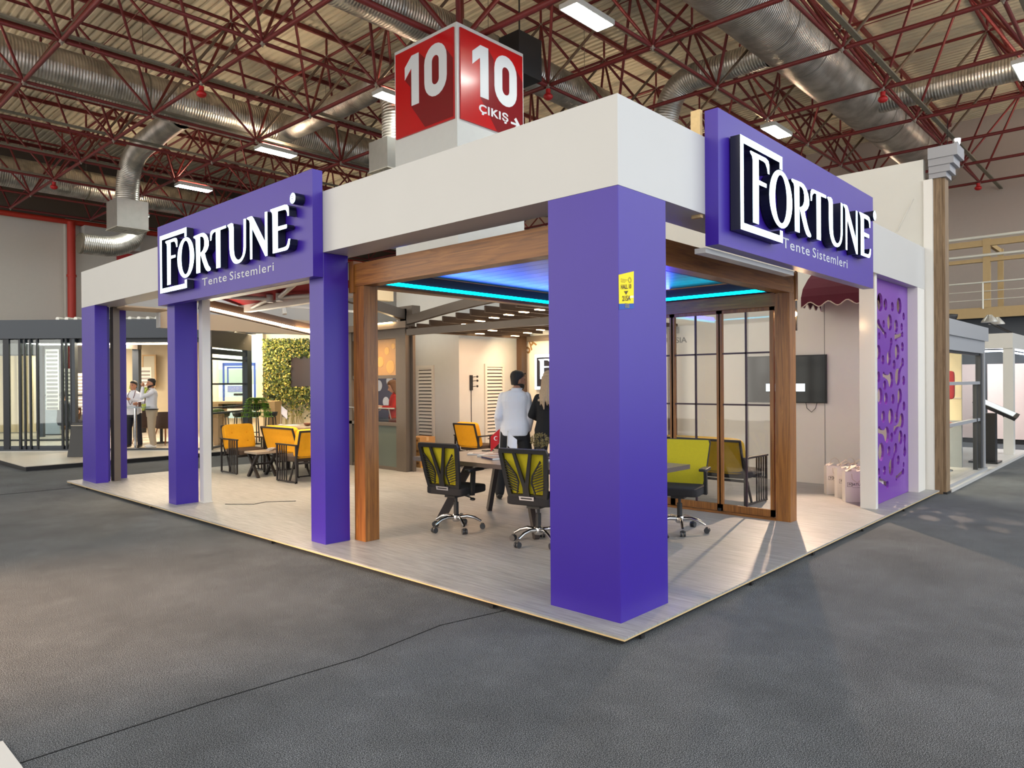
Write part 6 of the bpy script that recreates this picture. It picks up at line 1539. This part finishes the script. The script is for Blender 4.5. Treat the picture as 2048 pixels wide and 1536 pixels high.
def blind(px, d_, w_, z0, z1, lab):
    t = dthing('striped_blind', lab, 'blind', S(px, d_), d_, z0, 'striped roller blinds')
    m = MB(); z = 0
    while z < z1 - z0: m.box(-w_ / 2, 0, z, w_ / 2, .01, z + .055); z += .11
    obj('blind_stripe', m, mat('blind_grey', (150, 144, 140), .7), t, local=True); obj('blind_cloth', MB().box(-w_ / 2 - .03, .012, -.02, w_ / 2 + .03, .02, z1 - z0 + .05), mat('blind_white', (238, 232, 220), .7), t, local=True)
blind(291, 22.4, .28, 1.60, 2.15, 'striped blind above the two standing men'); blind(104, 19.8, .30, 1.0, 2.6, 'tall striped blind behind the pavilion glass'); blind(140, 21.5, .34, .9, 2.1, 'striped blind beside the seated person'); blind(152, 24.0, .5, .7, 2.0, 'wide striped blind at the pavilion rear wall')
t = dthing('picture_frame', 'light wooden picture frame on the pavilion rear wall', 'picture', S(298, 24.6), 24.6, 1.5)
obj('frame_bar', MB().prism([(-.24, 0), (.24, 0), (.24, 1.1), (-.24, 1.1)], [[(-.19, .05), (.19, .05), (.19, 1.05), (-.19, 1.05)]], (0, 0, .08), (1, 0, 0), (0, 0, 1), .04), M_LW, t, local=True); obj('picture', MB().box(-.19, .01, .13, .19, .02, 1.13), mat('picture_beige', (206, 196, 172), .6), t, local=True)
t = dthing('shrub', 'small green shrub behind the two standing men', 'plant', S(281, 23.4), 23.4)
obj('pot', MB().lathe([(.16, 0), (.22, .7), (.2, .72)], (0, 0, 0), 16), M_DARK, t, local=True)
m = MB(); leaves(m, 500, (-.3, .3), (.7, 1.75), lambda x, z: x * x / .09 + (z - 1.22) ** 2 / .27 < 1, .06, (-.25, .25)); obj('foliage', m, mat('shrub_green', (140, 160, 60), .6, var=.2), t, local=True)
t = dthing('wardrobe_panel', 'pale blue grey panel inside the left of the pavilion', 'panel', S(100, 21.8), 21.8)
obj('panel_board', MB().box(-.28, 0, 0, .28, .06, 2.5), mat('bluegrey_panel', (168, 180, 190), .4, coat=.2), t, local=True); obj('panel_base', MB().box(-.3, -.02, 0, .3, .08, .08), M_DARK, t, local=True)
t = dthing('low_stage', 'pale low stage inside the pavilion', 'stage', S(60, 22), 22)
obj('stage_top', MB().box(-2.0, -1.8, .0, 2.4, 1.2, .05), mat('pale_floor', (196, 186, 172), .35, var=.06), t, local=True); obj('stage_edge', MB().box(-2.02, -1.82, 0, 2.42, -1.80, .045), M_DARK, t, local=True)
t = dthing('curtain', 'cream curtain inside the pavilion at the left picture edge', 'curtain', S(28, 22.8), 22.8)
m = MB(); pts = [(x * .06, .05 * math.sin(x * 1.9)) for x in range(-18, 12)]
for (xa, ya), (xb, yb_) in zip(pts, pts[1:]): m.add([(xa, ya, .08), (xb, yb_, .08), (xb, yb_, 2.5), (xa, ya, 2.5)], [(0, 1, 2, 3)], True)
obj('curtain_cloth', m, mat('curtain_cream', (222, 200, 160), .8), t, local=True); obj('curtain_rod', MB().tube((-1.2, 0, 2.52), (.75, 0, 2.52), .015, 8), M_DARK, t, local=True)
# A-board sign
t = dthing('a_board', 'black tilted floor sign in front of the pavilion', 'floor sign', S(158, 15.7), 15.7)
obj('front_board', MB().obox((0, 0, .37), (.42, .02, .76), Matrix.Rotation(R(-14), 3, 'X')), M_BLACK, t, local=True); obj('rear_board', MB().obox((0, .18, .37), (.42, .02, .76), Matrix.Rotation(R(14), 3, 'X')), M_BLACK, t, local=True)
obj('pale_strip', MB().obox((0, -.06, .68), (.30, .006, .015), Matrix.Rotation(R(-14), 3, 'X')), mat('faint_grey', (190, 180, 160), .6), t, local=True)
# yellow lit white bulkhead behind kiosk (top of neighbour wall seen under the led beam)
solo('bulkhead', MB().box(5.0, 9.60, 3.40, 5.6, 9.75, 3.78), mat('bulkhead_lit', (236, 214, 176), .6, emit=(255, 222, 170), estr=.12), 'glowing pale light box above the kiosk roof', 'light box')

# =================================================================== NEIGHBOURING STANDS, RIGHT
t = thing('neighbour_platform', 'white edged platform of the stand on the right', 'platform', (12, 1, 0))
obj('platform_top', MB().box(8.1, -.20, .03, 15.7, 6, .049), mat('pale_grey_floor', (206, 204, 200), .4, var=.05), t); obj('platform_edge', MB().box(8.1, -.26, 0, 15.75, -.20, .05), M_WHITE, t)
np_ = thing('neighbour_pergola', 'pale grey pergola with vertical sliding glass right of the stand', 'pergola', (9.8, 0, .05))
M_LG = mat('light_grey_alu', (168, 170, 174), .4, .3); M_DG = mat('dark_grey_alu', (56, 58, 62), .4, .3)
def nb(nm, *b, m=M_LG, par=None): return obj(nm, MB().box(*b), m, par or np_)
nb('roof_beam', 8.15, -.20, 2.32, 11.25, -.04, 2.56); nb('header_beam', 8.15, -.16, 2.10, 11.15, -.04, 2.32); nb('roof_beam', 11.10, -.04, 2.32, 11.25, 3.4, 2.56)
nb('post', 11.0, -.17, .05, 11.12, -.05, 2.12); nb('post_liner', 10.84, -.15, .05, 11.0, -.07, 2.10, m=M_DG); nb('sash_bar', 8.15, -.14, 1.56, 10.95, -.08, 1.61); nb('sash_bar', 8.15, -.14, .92, 10.9, -.08, .97); nb('floor_track', 8.15, -.20, .05, 11.1, -.02, .09)
nb('sash_post', 10.55, -.14, .05, 10.62, -.08, 1.56, m=M_DG); nb('rear_post', 11.0, 3.3, .05, 11.12, 3.42, 2.4); nb('head_bar', 8.15, -.13, 2.06, 11.0, -.07, 2.10, m=M_DG)
obj('pane', MB().add([(8.2, -.11, .09), (10.9, -.11, .09), (10.9, -.11, 2.06), (8.2, -.11, 2.06)], [(0, 1, 2, 3)]), M_GLASS, np_)
area_light('pergola_light', (9.6, 1.6, 2.28), (9.6, 1.8, 0), 1.6, 1.2, 120, (1, .88, .66), np_)
obj('led_line', MB().box(8.3, 2.6, 2.22, 11.0, 2.63, 2.25).box(8.3, .15, 2.22, 11.0, .18, 2.25), mat('led_line', (255, 250, 235), .5, emit=(255, 246, 226), estr=9), np_)
obj('roof_sheet', MB().box(8.15, -.04, 2.34, 11.1, 3.4, 2.38), M_LG, np_)
wl = thing('glass_reflection_wall', 'cream wall standing in for the reflection in the right neighbour glass', 'wall panel', (10.5, 3.5, .05))
obj('wall_panel', MB().box(8.0, 3.45, .05, 12.6, 3.55, 2.3).box(11.14, .2, .9, 11.2, 3.4, 2.3), mat('cream_wall2', (232, 220, 184), .55), wl)  # reflection of the cream stand across the aisle, built as a wall
obj('lower_panel', MB().box(11.14, .2, .05, 11.2, 3.4, .9), mat('grey_low_panel', (150, 156, 162), .5), wl)
m = MB()
for x in (8.9, 9.6, 10.3): m.box(x, 3.42, .3, x + .03, 3.45, 2.2)
for y in (.45, .62, .8, 1.2): m.box(11.12, y, .95, 11.14, y + .02, 2.2)
m.box(11.12, .2, 1.3, 11.14, 3.4, 1.32)
m.box(8.0, 3.42, 1.9, 12.6, 3.45, 1.94)
obj('wall_trim', m, M_WHITEB, wl)
t = thing('red_reflection', 'red chair shape standing in for a red reflection in the right glass', 'chair', (10.6, .45, .05))
obj('red_back', MB().cushion(10.58, .20, 1.30, 10.64, .55, 1.80), mat('bell_red', (196, 30, 30), .4), t); obj('red_seat', MB().cushion(10.25, .22, .80, 10.62, .55, .90).box(10.59, .34, .85, 10.61, .42, 1.35), mat('bell_red', (196, 30, 30), .4), t); obj('leg', MB().tube((10.43, .4, .05), (10.43, .4, .8), .03, 10).lathe([(.2, .0), (.2, .02), (.04, .04)], (10.43, .4, .05), 18), M_CHROME, t)  # red part of the mirrored stand, shaped as a chair behind the pane
t = thing('flower_trough', 'low trough of dark green leaves behind the right glass', 'plant', (9.5, .6, .05))
obj('trough', MB().box(8.9, .45, .05, 10.1, .75, .65), mat('pale_floor', (196, 186, 172), .35), t)
m = MB(); random.seed(8); leaves(m, 600, (8.9, 10.1), (.65, 1.0), None, .06, (.4, .8)); obj('foliage', m, mat('trough_green', (60, 86, 44), .6, var=.2), t)
# information kiosk
t = thing('info_kiosk', 'black freestanding kiosk with a tilted screen', 'kiosk', (12.05, -.05, .05))
M_KB = mat('kiosk_black', (30, 30, 34), .3)
obj('kiosk_column', MB().box(12.20, -.14, .07, 12.42, .22, 1.0), M_KB, t); obj('kiosk_foot', MB().box(12.12, -.19, .05, 12.60, .28, .085), M_KB, t)
Mk = Matrix.Rotation(R(-7), 3, 'Y') @ Matrix.Rotation(R(27), 3, 'X'); obj('screen_body', MB().obox((12.30, -.14, 1.09), (.46, .74, .06), Mk), M_KB, t)
obj('screen', MB().obox((12.05, .02, .93) if False else tuple(Vector((12.30, -.14, 1.09)) + Mk @ Vector((0, 0, .033))), (.38, .62, .004), Mk), mat('kiosk_screen', (196, 204, 204), .25, emit=(200, 208, 206), estr=.35), t)
obj('kiosk_cable', MB().path([(12.5, -.2, 1.0), (12.54, -.22, .92), (12.6, -.22, .92), (12.64, -.2, .96)], .006, 6), M_CHROME, t)
# white frame of the farther stand
wf = thing('exhibition_portal', 'white square post and beam frame of the farther right stand', 'frame', (14.5, 0, .05))
obj('post', MB().box(14.38, -.12, .05, 14.60, .06, 2.30), M_WHITEB, wf); obj('beam', MB().box(14.35, -.12, 2.30, 20.5, .10, 2.62), M_WHITEB, wf); obj('beam', MB().box(14.35, .10, 2.30, 14.58, 5.0, 2.62), M_WHITEB, wf); obj('post', MB().box(20.3, -.08, 0, 20.5, .10, 2.30), M_WHITEB, wf)
obj('led_line', MB().box(14.60, .10, 2.24, 14.63, 4.8, 2.27).box(14.7, .12, 2.24, 20, .15, 2.27), mat('led_cool', (235, 240, 255), .5, emit=(225, 236, 255), estr=7), wf)
area_light('frame_light', (16.3, 1.2, 2.25), (17.6, 1.2, 1.0), .3, 2, 22, (.95, .97, 1), wf)
t = thing('pink_panel', 'pale pink display panel with dark grey surround', 'panel', (18, 2.0, .05))
obj('dark_surround', MB().box(18.0, -.1, .0, 18.1, 6.0, 2.38), mat('surround_grey', (58, 62, 66), .6), t); obj('pink_board', MB().box(17.92, -.1, .12, 18.0, .93, 2.03).box(17.92, 1.15, .12, 18.0, 5.5, 2.03), mat('pink_board', (226, 204, 198), .5, var=.03), t); obj('skirting', MB().box(17.9, -.1, .0, 18.0, 6.0, .09), M_DARK, t)
t = thing('floodlight', 'pair of small bright floodlights above the white frame', 'floodlight', (16, .6, 2.9))
for x in (15.6, 16.5):
    obj('lamp_body', MB().lathe([(.05, .14), (.16, .0), (.17, -.03)], (x, .5, 2.98), 16), M_GALV, t); obj('lamp_glass', MB().tube((x, .5, 2.955), (x, .5, 2.965), .15, 16), mat('flood_lens', (255, 255, 255), .5, emit=(235, 242, 255), estr=12), t); obj('lamp_arm', MB().tube((x, .5, 2.93), (x, .02, 2.62), .018, 6), M_DARK, t)
# mezzanine gallery at the far right
MX = 24.0
mz = thing('gallery', 'wood clad gallery with white railing on the far right wall', 'gallery', (26, -2, 0))
M_GW = mat('gallery_wood', (186, 158, 112), .6, var=.06); M_PIPE = mat('white_pipe', (224, 222, 210), .35, .2)
obj('floor_fascia', MB().box(MX, -14, 3.66, MX + .15, 12, 4.0), M_GW, mz); obj('floor_deck', MB().box(MX + .15, -14, 3.70, 29.98, 12, 3.85), mat('deck_grey', (90, 88, 86), .8), mz)
obj('under_wall', MB().box(MX + 1.2, -14, 0, MX + 1.35, 12, 3.70), mat('under_wall_grey', (96, 100, 106), .7), mz)
for z0, z1 in ((6.02, 6.22), (5.50, 5.62)): obj('cross_beam', MB().box(MX, -14, z0, MX + .14, 12, z1), M_GW, mz); obj('conduit_pipe', MB().tube((MX - .06, -14, z1 + .09), (MX - .06, 12, z1 + .09), .05, 10), M_PIPE, mz)
for y in (1.95, -1.6, -5.1, 5.5): obj('gallery_post', MB().box(MX - .02, y - .1, 4.0, MX + .14, y + .1, 6.25), M_GW, mz); obj('rear_post', MB().box(MX + 2.2, y - .12, 4.0, MX + 2.36, y + .04, 6.2), M_GW, mz); obj('tie_beam', MB().box(MX + .1, y - .08, 6.05, MX + 2.3, y + .02, 6.2), M_GW, mz)
obj('hand_rail', MB().tube((MX - .05, -14, 4.82), (MX - .05, 12, 4.82), .03, 8), M_PIPE, mz)
for z in (4.25, 4.53): obj('mid_rail', MB().tube((MX - .05, -14, z), (MX - .05, 12, z), .014, 6), M_PIPE, mz)
for k in range(12): y = -12 + k * 1.35 + .55; obj('baluster', MB().tube((MX - .05, y, 3.95), (MX - .05, y, 4.82), .028, 8), M_PIPE, mz)
for k in range(10): y = -10 + k * 1.2; obj('fascia_bracket', MB().box(MX - .04, y, 3.66, MX, y + .04, 3.98), M_GW, mz)
t = thing('dome_speaker', 'dark dome hanging beside the brown pilaster', 'loudspeaker', (19.0, 2.4, 3.2))
obj('dome_body', MB().lathe([(.02, -.30), (.14, -.24), (.22, -.05), (.23, .02), (.1, .04)], (19.0, 2.02, 3.42), 20), M_DARK, t); obj('dome_wire', MB().tube((19.0, 2.02, 3.44), (19.0, 2.02, 8.9), .008, 5), M_DARK, t)

t = thing('assumed_floodlight', 'assumed warm floodlight on a black pole, outside the picture at the left', 'floodlight', (-9.2, 4.6, 0))  # unseen lamp and pole, assumed and added for the warm carpet patch
obj('pole', MB().tube((-9.2, 4.6, .02), (-9.2, 4.6, 3.3), .03, 10).lathe([(.28, 0), (.28, .02), (.04, .05)], (-9.2, 4.6, 0), 18), M_DARK, t); obj('lamp_head', MB().box(-9.3, 4.5, 3.3, -9.08, 4.7, 3.45), M_BLACK, t)
spot('assumed_flood_beam', (-9.05, 4.6, 3.35), (-3.3, 3.5, 0), 4200, (1, .66, .42), 36, 1.0, .08, t)
